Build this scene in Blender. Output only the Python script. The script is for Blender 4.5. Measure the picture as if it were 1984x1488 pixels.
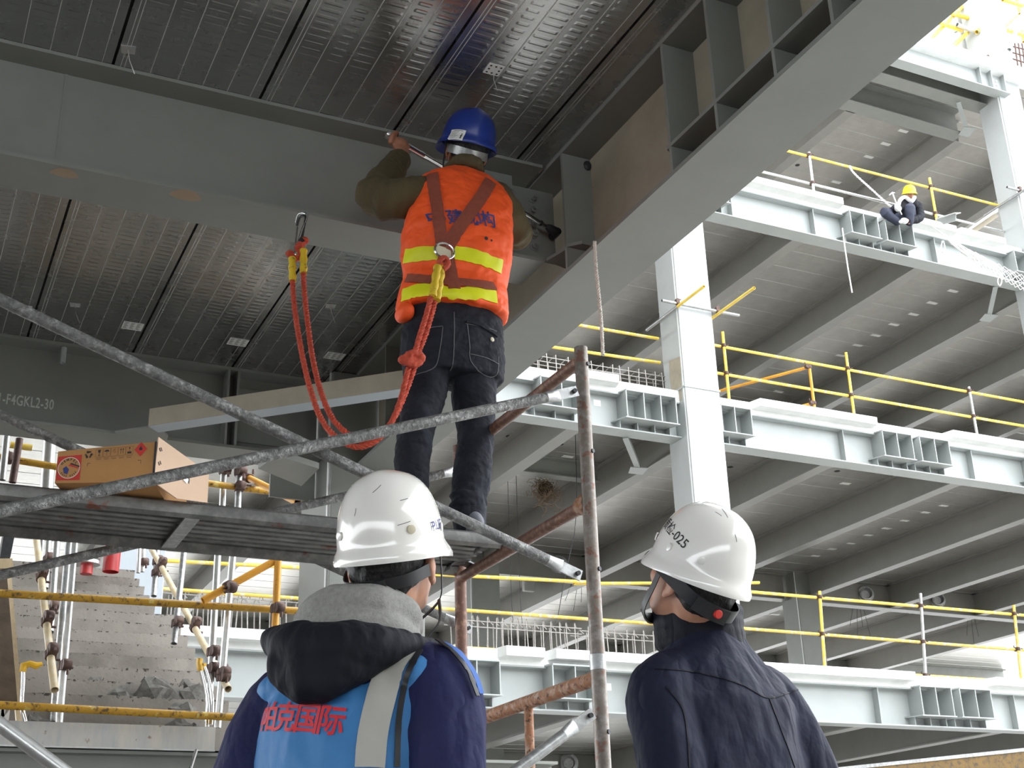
import bpy, bmesh, math, random
from mathutils import Vector, Matrix, noise
from mathutils.bvhtree import BVHTree

for o in list(bpy.data.objects):
    bpy.data.objects.remove(o)
SC = bpy.context.scene
COL = SC.collection
V = Vector
PI = math.pi

# ------------------------------------------------------------------ camera
FPX, AX, AY, AZ = 2525.5, -0.392772, -0.0319011, 0.4565553
CX, SX, CY, SY, CZ, SZ = (math.cos(AX), math.sin(AX), math.cos(AY), math.sin(AY), math.cos(AZ), math.sin(AZ))
RM = (Matrix(((CY, -SY, 0), (SY, CY, 0), (0, 0, 1))) @ Matrix(((1, 0, 0), (0, CX, -SX), (0, SX, CX)))
      @ Matrix(((1, 0, 0), (0, 0, -1), (0, 1, 0))) @ Matrix(((CZ, -SZ, 0), (SZ, CZ, 0), (0, 0, 1))))
EYE = V((0, 0, 1.05))
cam_d = bpy.data.cameras.new('camera')
cam_d.sensor_width = 36
cam_d.lens = 36 * FPX / 1984
cam_d.clip_start = 0.05
cam_d.clip_end = 300
cam = bpy.data.objects.new('camera', cam_d)
COL.objects.link(cam)
M4 = Matrix.Identity(4)
for i in range(3):
    M4[i][0], M4[i][1], M4[i][2], M4[i][3] = RM[0][i], -RM[1][i], -RM[2][i], EYE[i]
cam.matrix_world = M4
SC.camera = cam

# ------------------------------------------------------------------ light
SKY = 5.0
world = bpy.data.worlds.new('overcast_sky')
SC.world = world
world.use_nodes = True
wn = world.node_tree
bg = wn.nodes['Background']
bg.inputs[0].default_value = (0.93, 0.97, 1.0, 1)
bg.inputs[1].default_value = SKY
SC.view_settings.view_transform = 'Standard'
SC.view_settings.look = 'None'
SC.view_settings.gamma = 1
SC.view_settings.use_curve_mapping = False
SC.view_settings.exposure = 0.38

# ------------------------------------------------------------------ measuring
RT = RM.transposed()
def ray(px, py):
    return RT @ V(((px - 992) / FPX, (py - 744) / FPX, 1))
def at(px, py, ax, v):
    d = ray(px, py); i = 'xyz'.index(ax)
    return EYE + d * ((v - EYE[i]) / d[i])
def dp(px, py, depth):
    return EYE + ray(px, py) * depth

# ------------------------------------------------------------------ mesh helpers
class MB:
    def __init__(s):
        s.v, s.f = [], []
    def add(s, vs, fs):
        n = len(s.v)
        s.v += [V(p) for p in vs]
        s.f += [[i + n for i in f] for f in fs]
        return s
    def box(s, x0, x1, y0, y1, z0, z1):
        return s.add([(x0, y0, z0), (x1, y0, z0), (x1, y1, z0), (x0, y1, z0), (x0, y0, z1), (x1, y0, z1), (x1, y1, z1), (x0, y1, z1)],
                     [(0, 3, 2, 1), (4, 5, 6, 7), (0, 1, 5, 4), (1, 2, 6, 5), (2, 3, 7, 6), (3, 0, 4, 7)])
    def obox(s, c, a, b, h):
        c, a, b, h = V(c), V(a), V(b), V(h)
        ps = [c + a * i + b * j + h * k for k in (-1, 1) for i, j in ((-1, -1), (1, -1), (1, 1), (-1, 1))]
        return s.add(ps, [(0, 3, 2, 1), (4, 5, 6, 7), (0, 1, 5, 4), (1, 2, 6, 5), (2, 3, 7, 6), (3, 0, 4, 7)])
    def bar(s, p, q, w, h, up=(0, 0, 1)):
        p, q = V(p), V(q); d = (q - p); u = V(up)
        sd = d.cross(u).normalized(); u = sd.cross(d).normalized()
        return s.obox((p + q) / 2, d / 2, sd * w / 2, u * h / 2)
    def prism(s, poly, off):
        n = len(poly); off = V(off); ps = [V(p) for p in poly]
        return s.add(ps + [p + off for p in ps], [list(range(n))[::-1], list(range(n, 2 * n))] + [(i, (i + 1) % n, n + (i + 1) % n, n + i) for i in range(n)])
    def rings(s, rings, caps=True):
        n = len(rings[0]); vs = [p for r in rings for p in r]
        fs = [(k * n + i, k * n + (i + 1) % n, (k + 1) * n + (i + 1) % n, (k + 1) * n + i) for k in range(len(rings) - 1) for i in range(n)]
        if caps:
            fs += [list(range(n))[::-1], [(len(rings) - 1) * n + i for i in range(n)]]
        return s.add(vs, fs)
    def tube(s, pts, r, n=12, caps=True):
        pts = [V(p) for p in pts]
        rr = r if isinstance(r, (list, tuple)) else [r] * len(pts)
        d0 = (pts[1] - pts[0]).normalized()
        u = d0.orthogonal().normalized()
        out = []
        for i, p in enumerate(pts):
            t = (pts[min(i + 1, len(pts) - 1)] - pts[max(i - 1, 0)])
            if t.length < 1e-9: t = d0.copy()
            t.normalize()
            u = (u - t * u.dot(t))
            if u.length < 1e-6: u = t.orthogonal()
            u.normalize(); w = t.cross(u)
            out.append([p + (u * math.cos(a) + w * math.sin(a)) * rr[i] for a in (2 * PI * k / n for k in range(n))])
        return s.rings(out, caps)
    def pipe(s, p, q, r, t=0.004, n=16):
        p, q = V(p), V(q); d = (q - p).normalized(); e = d * 0.0001
        L = (q - p).length
        m = MB().tube([p, q], r, n, False); k = MB().tube([p, q], r - t, n, False)
        s.add(m.v, m.f); s.add(k.v, [f[::-1] for f in k.f])
        a, b = len(s.v) - 4 * n, len(s.v) - 2 * n
        s.f += [[a + i, b + i, b + (i + 1) % n, a + (i + 1) % n] for i in range(n)]
        s.f += [[a + n + i, a + n + (i + 1) % n, b + n + (i + 1) % n, b + n + i] for i in range(n)]
        return s
    def lathe(s, c, axis, prof, n=16, ref=None):
        c, ax = V(c), V(axis).normalized(); u = (V(ref) if ref else ax.orthogonal()); u = (u - ax * u.dot(ax)).normalized(); w = ax.cross(u)
        return s.rings([[c + ax * h + (u * math.cos(a) + w * math.sin(a)) * r for a in (2 * PI * k / n for k in range(n))] for r, h in prof])
    def ball(s, c, rx, ry=None, rz=None, n=10, m=None):
        ry = ry or rx; rz = rz or rx; c = V(c); m = m or n
        R = [[c + V((rx * math.sin(t) * math.cos(a), ry * math.sin(t) * math.sin(a), rz * math.cos(t))) for a in (2 * PI * k / n for k in range(n))] for t in (PI * (j + .5) / m for j in range(m))]
        return s.rings(R[::-1])
    def build(s, name, mat=None, parent=None, smooth=False, bevel=0):
        me = bpy.data.meshes.new(name)
        me.from_pydata([tuple(p) for p in s.v], [], s.f)
        bm = bmesh.new(); bm.from_mesh(me)
        bmesh.ops.recalc_face_normals(bm, faces=bm.faces)
        if bevel:
            es = [e for e in bm.edges if len(e.link_faces) == 2 and e.calc_face_angle(0) > 0.6]
            bmesh.ops.bevel(bm, geom=es, offset=bevel, segments=2, affect='EDGES', profile=.5)
        bm.to_mesh(me); bm.free()
        o = bpy.data.objects.new(name, me); COL.objects.link(o)
        if mat: me.materials.append(mat)
        if parent: 
            o.parent = parent
            o.matrix_parent_inverse = parent.matrix_world.inverted() if parent.type != 'EMPTY' else Matrix.Translation(-parent.location)
        if smooth:
            for p in me.polygons: p.use_smooth = True
            try:
                me.set_sharp_from_angle(angle=0.7)
            except Exception: pass
        return o

def tag(o, label, cat, group=None, kind=None):
    o['label'] = label; o['category'] = cat
    if group: o['group'] = group
    o['kind'] = kind or 'thing'
    return o
def thing(name, loc, label, cat, group=None):
    o = bpy.data.objects.new(name, None); COL.objects.link(o)
    o.location = loc; o.empty_display_size = .05
    return tag(o, label, cat, group)
def struct(o):
    o['kind'] = 'structure'; return o
def copytree(o, parent=None, off=None):
    c = o.copy(); COL.objects.link(c)
    if parent: c.parent = parent
    if off is not None: c.location = o.location + V(off)
    for ch in list(o.children): copytree(ch, c)
    return c

# ------------------------------------------------------------------ materials
def pmat(name):
    m = bpy.data.materials.new(name); m.use_nodes = True
    return m, m.node_tree, m.node_tree.nodes['Principled BSDF']
def nd(nt, t, **k):
    n = nt.nodes.new(t)
    for a, b in k.items(): setattr(n, a, b)
    return n
def mth(nt, op, a, b=None, c=None):
    n = nt.nodes.new('ShaderNodeMath'); n.operation = op
    for i, x in enumerate((a, b, c)):
        if x is None: continue
        if isinstance(x, (int, float)): n.inputs[i].default_value = x
        else: nt.links.new(x, n.inputs[i])
    return n.outputs[0]
def objco(nt):
    return nd(nt, 'ShaderNodeTexCoord').outputs['Object']
def ntex(nt, scale, detail=4, rough=.55, co=None, stretch=None):
    n = nd(nt, 'ShaderNodeTexNoise'); n.inputs['Scale'].default_value = scale
    n.inputs['Detail'].default_value = detail; n.inputs['Roughness'].default_value = rough
    co = co or objco(nt)
    if stretch:
        mp = nd(nt, 'ShaderNodeMapping'); mp.inputs['Scale'].default_value = stretch
        nt.links.new(co, mp.inputs[0]); co = mp.outputs[0]
    nt.links.new(co, n.inputs['Vector']); return n.outputs[0]
def ramp(nt, fac, stops):
    r = nd(nt, 'ShaderNodeValToRGB'); el = r.color_ramp.elements
    while len(el) < len(stops): el.new(.5)
    for e, (p, c) in zip(el, stops):
        e.position = p; e.color = tuple(c) + ((1,) if len(c) == 3 else ())
    nt.links.new(fac, r.inputs[0]); return r.outputs[0]
def mixc(nt, fac, a, b, mode='MIX'):
    n = nd(nt, 'ShaderNodeMix', data_type='RGBA', blend_type=mode)
    for i, x in ((0, fac), (6, a), (7, b)):
        if isinstance(x, (int, float)): n.inputs[i].default_value = x
        elif isinstance(x, tuple): n.inputs[i].default_value = tuple(x) + ((1,) if len(x) == 3 else ())
        else: nt.links.new(x, n.inputs[i])
    return n.outputs[2]
def bump(nt, p, h, strength=.3, dist=.01):
    b = nd(nt, 'ShaderNodeBump'); b.inputs['Strength'].default_value = strength; b.inputs['Distance'].default_value = dist
    nt.links.new(h, b.inputs['Height']); nt.links.new(b.outputs[0], p.inputs['Normal'])
def sc(c, k): return tuple(min(1, x * k) for x in c[:3])

def basic(name, col, rough=.6, metal=0, var=.12, vs=6, bs=0, bscale=40, spec=.5, stretch=None, detail=5):
    m, nt, p = pmat(name)
    p.inputs['Roughness'].default_value = rough; p.inputs['Metallic'].default_value = metal
    p.inputs['Specular IOR Level'].default_value = spec
    if var:
        f = ntex(nt, vs, detail, .6, stretch=stretch)
        nt.links.new(ramp(nt, f, [(.3, sc(col, 1 - var)), (.7, sc(col, 1 + var))]), p.inputs['Base Color'])
    else:
        p.inputs['Base Color'].default_value = tuple(col) + (1,)
    if bs: bump(nt, p, ntex(nt, bscale, 4, stretch=stretch), bs, .004)
    return m

def spotted(name, base, spot, amount=.55, scale=30, rough=.5, metal=0, soft=.06, bs=.2, extra=None, stretch=None):
    """base paint with worn patches of another colour"""
    m, nt, p = pmat(name)
    f = ntex(nt, scale, 6, .65, stretch=stretch)
    k = ramp(nt, f, [(amount - soft, (0, 0, 0)), (amount + soft, (1, 1, 1))])
    c0 = ramp(nt, ntex(nt, 5, 4), [(.3, sc(base, .85)), (.7, sc(base, 1.12))])
    c = mixc(nt, k, c0, spot)
    if extra:
        f2 = ntex(nt, extra[1], 3, .6)
        c = mixc(nt, ramp(nt, f2, [(extra[2] - .03, (0, 0, 0)), (extra[2] + .03, (1, 1, 1))]), c, extra[0])
    nt.links.new(c, p.inputs['Base Color'])
    p.inputs['Roughness'].default_value = rough; p.inputs['Metallic'].default_value = metal
    if bs: bump(nt, p, f, bs, .004)
    return m

M = {}
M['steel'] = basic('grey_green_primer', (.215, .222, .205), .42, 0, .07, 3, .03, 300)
M['steel_w'] = basic('warm_lit_primer', (.245, .24, .222), .42, 0, .06, 3)  # grey primer tinted warm: back light on the far ribs is in the colour
M['steel_l'] = basic('lit_grey_primer', (.37, .395, .39), .40, 0, .05, 2.2, .02, 200)  # paler copy of the grey primer, far exposure put into the colour
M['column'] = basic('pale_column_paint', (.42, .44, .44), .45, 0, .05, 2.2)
M['slab'] = basic('pale_floor_slab', (.46, .44, .41), .9, 0, .12, 2, .2, 20)
M['steel_tan'] = basic('tan_grey', (.34, .30, .23), .5, 0, .12, 5)
M['white'] = basic('white_edge_paint', (.78, .79, .78), .6, 0, .08, 3)
M['ochre_d'] = spotted('dull_ochre_panel', (.17, .095, .015), (.07, .045, .02), .55, 20, .6, 0, .08, .15)
def stair_mat(name, col, z0, rise):
    m, nt, p = pmat(name)
    co = objco(nt); sep = nd(nt, 'ShaderNodeSeparateXYZ'); nt.links.new(co, sep.inputs[0])
    u = mth(nt, 'DIVIDE', mth(nt, 'SUBTRACT', sep.outputs[2], z0), rise)
    wn_ = nd(nt, 'ShaderNodeTexWhiteNoise', noise_dimensions='1D'); nt.links.new(mth(nt, 'FLOOR', u), wn_.inputs['W'])
    n1 = ntex(nt, 3, 5, .6)
    c = mixc(nt, wn_.outputs[0], sc(col, .82), sc(col, 1.14))
    c = mixc(nt, ramp(nt, n1, [(.4, (0, 0, 0)), (.65, (1, 1, 1))]), c, sc(col, 1.25))
    crumb = ramp(nt, mth(nt, 'ADD', ntex(nt, 26, 6, .7), mth(nt, 'MULTIPLY', mth(nt, 'ABSOLUTE', mth(nt, 'SUBTRACT', mth(nt, 'FRACT', mth(nt, 'ADD', u, .5)), .5)), -.9)), [(.50, (0, 0, 0)), (.56, (1, 1, 1))])
    c = mixc(nt, crumb, c, (.06, .054, .046))
    spots = ramp(nt, ntex(nt, 38, 4, .6), [(.67, (0, 0, 0)), (.70, (1, 1, 1))]); c = mixc(nt, spots, c, (.055, .05, .045))
    nt.links.new(c, p.inputs['Base Color']); p.inputs['Roughness'].default_value = .9
    bump(nt, p, ntex(nt, 30, 5), .35, .008); return m
M['concrete'] = basic('pale_concrete', (.27, .25, .225), .9, 0, .15, 5, .3, 30)
M['floor'] = basic('site_concrete', (.13, .122, .11), .9, 0, .15, 1.5, .3, 20)
M['yard'] = basic('pale_yard_concrete', (.36, .35, .33), .9, 0, .15, 1.5, .3, 20)
M['rubble'] = basic('grey_rubble', (.12, .115, .105), .95, 0, .35, 25, .6, 60)
M['yellow'] = spotted('yellow_tube_paint', (.68, .47, .075), (.70, .62, .44), .60, 16, .45, 0, .08, .12, ((.1, .07, .05), 70, .70))
M['yellow_b'] = spotted('highlit_yellow_paint', (.80, .57, .07), (.74, .62, .36), .60, 12, .4, 0, .05, .08)  # cream patches paint in the overexposed highlights on lit tubes
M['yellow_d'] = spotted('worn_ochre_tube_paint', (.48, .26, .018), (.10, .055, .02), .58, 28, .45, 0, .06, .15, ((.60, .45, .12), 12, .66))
M['orange'] = spotted('orange_tube_paint', (.72, .33, .03), (.16, .08, .04), .66, 40, .45, 0, .04, .12)
M['palewood'] = spotted('pale_yellow_tube_paint', (.62, .50, .30), (.70, .62, .48), .55, 9, .5, 0, .1, .1)
M['galv'] = spotted('galvanised_tube', (.36, .365, .365), (.5, .51, .51), .55, 40, .38, .7, .08, .15)
M['galv_l'] = basic('bright_galvanised_tube', (.62, .63, .62), .32, .8, .12, 20, .08, 90)
M['rust'] = spotted('rusty_red_tube', (.155, .075, .052), (.30, .17, .11), .57, 45, .55, .15, .08, .35)
M['rust_o'] = spotted('orange_rust_tube', (.30, .13, .06), (.42, .30, .22), .56, 35, .7, 0, .08, .6, ((.10, .05, .03), 60, .60))
M['post'] = spotted('worn_scaffold_post', (.165, .138, .115), (.25, .235, .22), .58, 45, .42, .4, .12, .2, ((.16, .085, .06), 30, .60))
M['coupler'] = basic('rusty_coupler', (.10, .06, .05), .6, .4, .4, 40)
M['dark'] = basic('dark_iron', (.03, .03, .032), .5, .3, .3, 30)
M['black'] = basic('black_plastic', (.012, .012, .014), .45, 0, .2, 30)
M['rebar'] = basic('grey_rebar', (.36, .34, .32), .5, .5, .2, 30)
M['red'] = basic('red_pipe_paint', (.42, .03, .03), .4, 0, .12, 10)
M['bluegrey'] = basic('blue_grey_steel', (.38, .42, .46), .45, 0, .05, 3)
M['cream'] = basic('cream_sheet', (.62, .56, .42), .7, 0, .06, 4)
M['board'] = basic('brown_formwork_board', (.105, .075, .05), .8, 0, .3, 8, .3, 40)
M['timber'] = basic('pale_timber', (.55, .43, .27), .7, 0, .12, 6, .2, 40, stretch=(8, 8, 1))
M['tape'] = basic('yellow_tape', (.80, .46, .03), .35, 0, .2, 20, .3, 40)
M['skin'] = basic('skin', (.48, .235, .145), .5, 0, .12, 25, .08, 120)
M['skin_d'] = basic('tanned_skin', (.36, .155, .09), .5, 0, .15, 25, .08, 120)
M['hair'] = basic('black_hair', (.009, .008, .008), .55, 0, .5, 90, .8, 160, stretch=(1, 1, .25))
M['helmet_w'] = basic('white_helmet_shell', (.84, .82, .78), .2, 0, .02, 4)
for k in ('helmet_w',):
    p_ = M[k].node_tree.nodes['Principled BSDF']; p_.inputs['Coat Weight'].default_value = .9; p_.inputs['Coat Roughness'].default_value = .06
M['helmet_b'] = basic('blue_helmet_shell', (.014, .035, .22), .3, 0, .12, 8)
M['helmet_y'] = basic('yellow_helmet_shell', (.85, .72, .02), .35, 0, .05, 6)
def cloth(name, col, rough=.75, spec=.25, scale=13, st=(1, 1, .38), a=.55, var=.14):
    m, nt, p = pmat(name)
    nt.links.new(ramp(nt, ntex(nt, 10, 4), [(.3, sc(col, 1 - var)), (.7, sc(col, 1 + var))]), p.inputs['Base Color'])
    p.inputs['Roughness'].default_value = rough; p.inputs['Specular IOR Level'].default_value = spec
    f = ntex(nt, scale, 2.5, .5, stretch=st); r = mth(nt, 'ABSOLUTE', mth(nt, 'SUBTRACT', f, .5))
    g = ntex(nt, scale * 2.6, 2, .5, stretch=(1, 1, .7)); w = ntex(nt, 500, 2)
    h = mth(nt, 'ADD', mth(nt, 'MULTIPLY', r, 1.6), mth(nt, 'ADD', mth(nt, 'MULTIPLY', g, .35), mth(nt, 'MULTIPLY', w, .02)))
    bump(nt, p, h, a, .025); return m
M['navy'] = cloth('navy_jacket_cloth', (.0105, .0125, .031))
M['navy_d'] = cloth('dark_navy_lining', (.007, .0075, .013))
M['purple_navy'] = cloth('purple_navy_sleeve_cloth', (.0155, .0175, .070))
M['vest_b'] = cloth('sky_blue_vest_cloth', (.045, .20, .47), .6, .4, 9, (1, 1, .5), .4, .08)
M['vest_b2'] = basic('deep_blue_piping', (.01, .10, .42), .6, 0, .05, 10)
M['strip'] = basic('grey_reflective_tape', (.42, .41, .37), .5, 0, .06, 12, .06, 300)
M['heather'] = basic('grey_heather_fleece', (.27, .265, .25), .95, 0, .16, 120, .5, 260)
M['vest_o'] = cloth('orange_vest_cloth', (.90, .10, .015), .6, .4, 9, (.8, 1, 1.2), .45, .06)
M['lime'] = spotted('lime_reflective_tape', (.72, .74, .01), (.60, .55, .25), .70, 25, .45, 0, .04, .2)
M['strap'] = basic('red_brown_webbing', (.25, .055, .030), .75, 0, .15, 60, .4, 350)
M['rope'] = basic('red_rope_fibre', (.48, .065, .03), .8, 0, .25, 90, .6, 300)
M['rope_w'] = basic('white_rope_fibre', (.60, .56, .50), .85, 0, .15, 60, .5, 300)
M['sheath'] = spotted('yellow_rope_sheath', (.66, .46, .02), (.14, .09, .03), .63, 50, .6, 0, .05, .4)
M['jeans'] = cloth('black_denim', (.018, .0195, .027), .85, .2, 12, (1, 1, 1.3), .6, .35)
M['olive'] = basic('olive_corduroy', (.075, .058, .025), .9, 0, .22, 12, .5, 220, stretch=(1, 1, .2))
M['shoe'] = basic('grey_blue_shoe', (.12, .125, .15), .7, 0, .2, 30)
M['chrome'] = basic('chrome_steel', (.78, .78, .78), .16, 1, .05, 20)
M['paper'] = basic('white_paper', (.74, .74, .72), .7, 0, .03, 20)
M['ink'] = basic('dark_print', (.03, .028, .03), .7, 0, 0)
M['ink_b'] = basic('blue_print', (.035, .05, .20), .7, 0, .2, 60)
M['ink_r'] = basic('red_print', (.62, .02, .03), .6, 0, .08, 60)
M['card'] = basic('brown_cardboard', (.46, .235, .085), .85, 0, .07, 9, .12, 120)
M['card_l'] = basic('pale_cardboard', (.74, .53, .38), .85, 0, .04, 9, .08, 120)
M['sticker_r'] = basic('red_label', (.55, .03, .02), .6, 0, .06, 30)
M['nest_d'] = basic('dark_straw', (.085, .06, .04), .95, 0, .4, 60)
M['nest'] = basic('dry_straw', (.22, .16, .105), .9, 0, .3, 60)
M['net'] = basic('white_net_cord', (.72, .72, .70), .8, 0, .1, 30)
M['glove'] = basic('white_glove', (.75, .75, .74), .85, 0, .08, 30)
M['lens'] = basic('clear_lens', (.75, .78, .8), .08, 0, 0)
M['lens'].node_tree.nodes['Principled BSDF'].inputs['Transmission Weight'].default_value = .85
M['stencil'] = spotted('white_stencil_paint', (.52, .54, .50), (.25, .27, .25), .62, 60, .6, 0, .05, 0)

def deck_mat(name, axis, pitch, off, col, emboss=True, rough=.3, metal=.85):
    """profiled galvanised deck sheet: fold lines along the panel and rows of pressed slots"""
    m, nt, p = pmat(name)
    co = objco(nt); sep = nd(nt, 'ShaderNodeSeparateXYZ'); nt.links.new(co, sep.inputs[0])
    a, b = (sep.outputs[0], sep.outputs[1]) if axis == 'x' else (sep.outputs[1], sep.outputs[0])
    u = mth(nt, 'FRACT', mth(nt, 'DIVIDE', mth(nt, 'SUBTRACT', a, off), pitch))
    def band(x, c, w, s):
        d = mth(nt, 'ABSOLUTE', mth(nt, 'SUBTRACT', x, c))
        mr = nd(nt, 'ShaderNodeMapRange', interpolation_type='SMOOTHSTEP')
        nt.links.new(d, mr.inputs[0])
        mr.inputs[1].default_value = w - s; mr.inputs[2].default_value = w + s; mr.inputs[3].default_value = 1; mr.inputs[4].default_value = 0
        return mr.outputs[0]
    fold = None
    for c in (.05, .075, .245, .43, .60, .77, .93):
        f = band(u, c, .0028, .0024)
        fold = f if fold is None else mth(nt, 'MAXIMUM', fold, f)
    h = mth(nt, 'MULTIPLY', fold, .5)
    if emboss:
        rows = None
        for c, w in ((.155, .062), (.335, .040), (.515, .065), (.685, .040), (.855, .055)):
            f = band(u, c, w, .010)
            rows = f if rows is None else mth(nt, 'MAXIMUM', rows, f)
        v = mth(nt, 'FRACT', mth(nt, 'DIVIDE', b, .043))
        h = mth(nt, 'ADD', h, mth(nt, 'MULTIPLY', rows, band(v, .5, .20, .09)))
    n1 = ntex(nt, 4, 5, .6); n2 = ntex(nt, 60, 3, .6, stretch=(1, .05, 1) if axis == 'x' else (.05, 1, 1))
    c1 = ramp(nt, n1, [(.3, sc(col, .92)), (.7, sc(col, 1.08))])
    c1 = mixc(nt, .12, c1, ramp(nt, n2, [(.3, sc(col, .75)), (.7, sc(col, 1.2))]))
    c1 = mixc(nt, mth(nt, 'MULTIPLY', fold, .5), c1, (.62, .62, .60))
    nt.links.new(c1, p.inputs['Base Color'])
    rr = ramp(nt, ntex(nt, 9, 4), [(.3, (rough - .03,) * 3), (.7, (rough + .05,) * 3)])
    nt.links.new(rr, p.inputs['Roughness']); nt.links.new(mth(nt, 'SUBTRACT', metal, mth(nt, 'MULTIPLY', fold, metal * .9)), p.inputs['Metallic'])
    bump(nt, p, h, .22 if emboss else .25, .004)
    return m
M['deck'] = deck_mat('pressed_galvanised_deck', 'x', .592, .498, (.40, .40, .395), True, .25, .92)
M['deck_far'] = deck_mat('far_galvanised_deck', 'y', .6, .1, (.56, .548, .52), False, .33, .85)  # warm tint puts the cream back light into the sheet colour
M['deck_seam'] = basic('dark_joint', (.02, .02, .02), .9, 0, 0)

def splatter(name, base, spot):
    m, nt, p = pmat(name)
    f = ntex(nt, 26, 6, .7); g = ntex(nt, 75, 4, .6)
    k = mth(nt, 'MULTIPLY', f, mth(nt, 'ADD', g, .25))
    c = ramp(nt, k, [(.28, sc(base, .6)), (.42, base), (.52, spot)])
    nt.links.new(c, p.inputs['Base Color'])
    p.inputs['Roughness'].default_value = .5; p.inputs['Metallic'].default_value = .45
    bump(nt, p, k, 1.0, .012)
    return m
M['splat'] = splatter('mortar_splattered_tube', (.235, .235, .23), (.42, .42, .41))
M['plate'] = spotted('mortar_stained_plate', (.40, .42, .44), (.56, .53, .47), .50, 7, .45, .35, .16, .2, ((.28, .21, .15), 14, .68), stretch=(1.6, 1, .28))
M['plank'] = spotted('dirty_galvanised_plank', (.17, .17, .165), (.28, .28, .27), .55, 18, .5, .55, .12, .2, ((.20, .09, .06), 10, .68))

# ------------------------------------------------------------------ text helpers
def text_mesh(body, size, bold=0.0, spacing=1.0):
    cu = bpy.data.curves.new('lettering', 'FONT'); cu.body = body; cu.size = size; cu.align_x = 'CENTER'; cu.align_y = 'CENTER'
    cu.offset = bold; cu.space_character = spacing; cu.resolution_u = 3
    o = bpy.data.objects.new('lettering', cu); COL.objects.link(o)
    dg = bpy.context.evaluated_depsgraph_get(); dg.update()
    me = bpy.data.meshes.new_from_object(o.evaluated_get(dg)); bpy.data.objects.remove(o)
    bm = bmesh.new(); bm.from_mesh(me)
    bmesh.ops.triangulate(bm, faces=bm.faces)
    vs = [v.co.copy() for v in bm.verts]; fs = [[v.index for v in f.verts] for f in bm.faces]
    bm.free(); bpy.data.meshes.remove(me)
    return vs, fs
def subdiv(vs, fs, L):
    bm = bmesh.new()
    b = [bm.verts.new(v) for v in vs]
    for f in fs:
        try: bm.faces.new([b[i] for i in f])
        except ValueError: pass
    for _ in range(4):
        es = [e for e in bm.edges if e.calc_length() > L]
        if not es: break
        bmesh.ops.subdivide_edges(bm, edges=es, cuts=1)
        bmesh.ops.triangulate(bm, faces=bm.faces)
    bm.verts.index_update()
    r = [v.co.copy() for v in bm.verts], [[v.index for v in f.verts] for f in bm.faces]
    bm.free(); return r
def lettering(name, body, size, c, rt, up, mat, parent, bold=0, spacing=1, lift=.001, sx=1):
    vs, fs = text_mesh(body, size, bold, spacing)
    c, rt, up = V(c), V(rt).normalized(), V(up).normalized(); n = rt.cross(up)
    return MB().add([c + rt * v.x * sx + up * v.y + n * lift for v in vs], fs).build(name, mat, parent)
def on_surface(name, vs, fs, c, rt, up, target, mat, parent, lift=.002, L=.02):
    """lay a flat figure (text, badge) on a curved mesh by casting it along -normal"""
    vs, fs = subdiv(vs, fs, L)
    me = target.data; bvh = BVHTree.FromPolygons([target.matrix_world @ v.co for v in me.vertices], [list(p.vertices) for p in me.polygons])
    c, rt, up = V(c), V(rt).normalized(), V(up).normalized(); n = rt.cross(up).normalized()
    out = []
    for v in vs:
        p = c + rt * v.x + up * v.y
        h = bvh.ray_cast(p + n * .25, -n, .6)
        out.append((h[0] + n * lift) if h[0] else p)
    return MB().add(out, fs).build(name, mat, parent, smooth=False)
# ================================================================== setting
ZD = {4: 4.235, 3: 8.42, 2: 12.60, 1: 16.78}
struct(MB().box(-40, 2.9, -40, 70, -.2, .1).build('floor', M['floor']))
struct(MB().box(2.9, 60, -40, 70, -.2, .1).build('floor', M['yard']))
struct(MB().box(-26, 2.28, 7.73, 15.5, 8.44, 8.6).build('ceiling', M['deck_far']))  # deck over the stair bay, added to darken the stair

struct(MB().box(-26, 2.4, -22, 7.7, 4.43, 21).box(-26, 2.2, 7.74, 15.4, 8.61, 21).build('sky_blocker_left', M['floor']))  # solid mass in place of unseen upper floors, added to block sky light
struct(MB().box(2.95, 45, -14.3, -14, .1, 9).build('sky_blocker_back', M['floor']))  # unseen wing behind the camera, added to hold back low sky light
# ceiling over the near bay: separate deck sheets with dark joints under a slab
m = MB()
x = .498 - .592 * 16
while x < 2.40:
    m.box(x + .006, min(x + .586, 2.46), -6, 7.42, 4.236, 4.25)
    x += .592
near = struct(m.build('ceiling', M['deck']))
struct(MB().box(-26, 2.9, -22, 7.72, 4.2505, 4.42).build('ceiling.001', M['deck_seam']))  # carried on far out of view to keep sky light off the bay

def ibeam(m, p, q, zb, zt, w, tw=.012, tf=.02, parts=None):
    """rolled section between two plan points"""
    p, q = V(p), V(q); d = (q - p).normalized(); s = V((-d.y, d.x, 0))
    def slab(hw, z0, z1):
        c = (p + q) / 2; c.z = (z0 + z1) / 2
        m.obox(c, (q - p) / 2, s * hw, (0, 0, (z1 - z0) / 2))
    slab(w / 2, zb, zb + tf); slab(w / 2, zt - tf, zt); slab(tw / 2, zb + tf, zt - tf)
    return m

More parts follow.
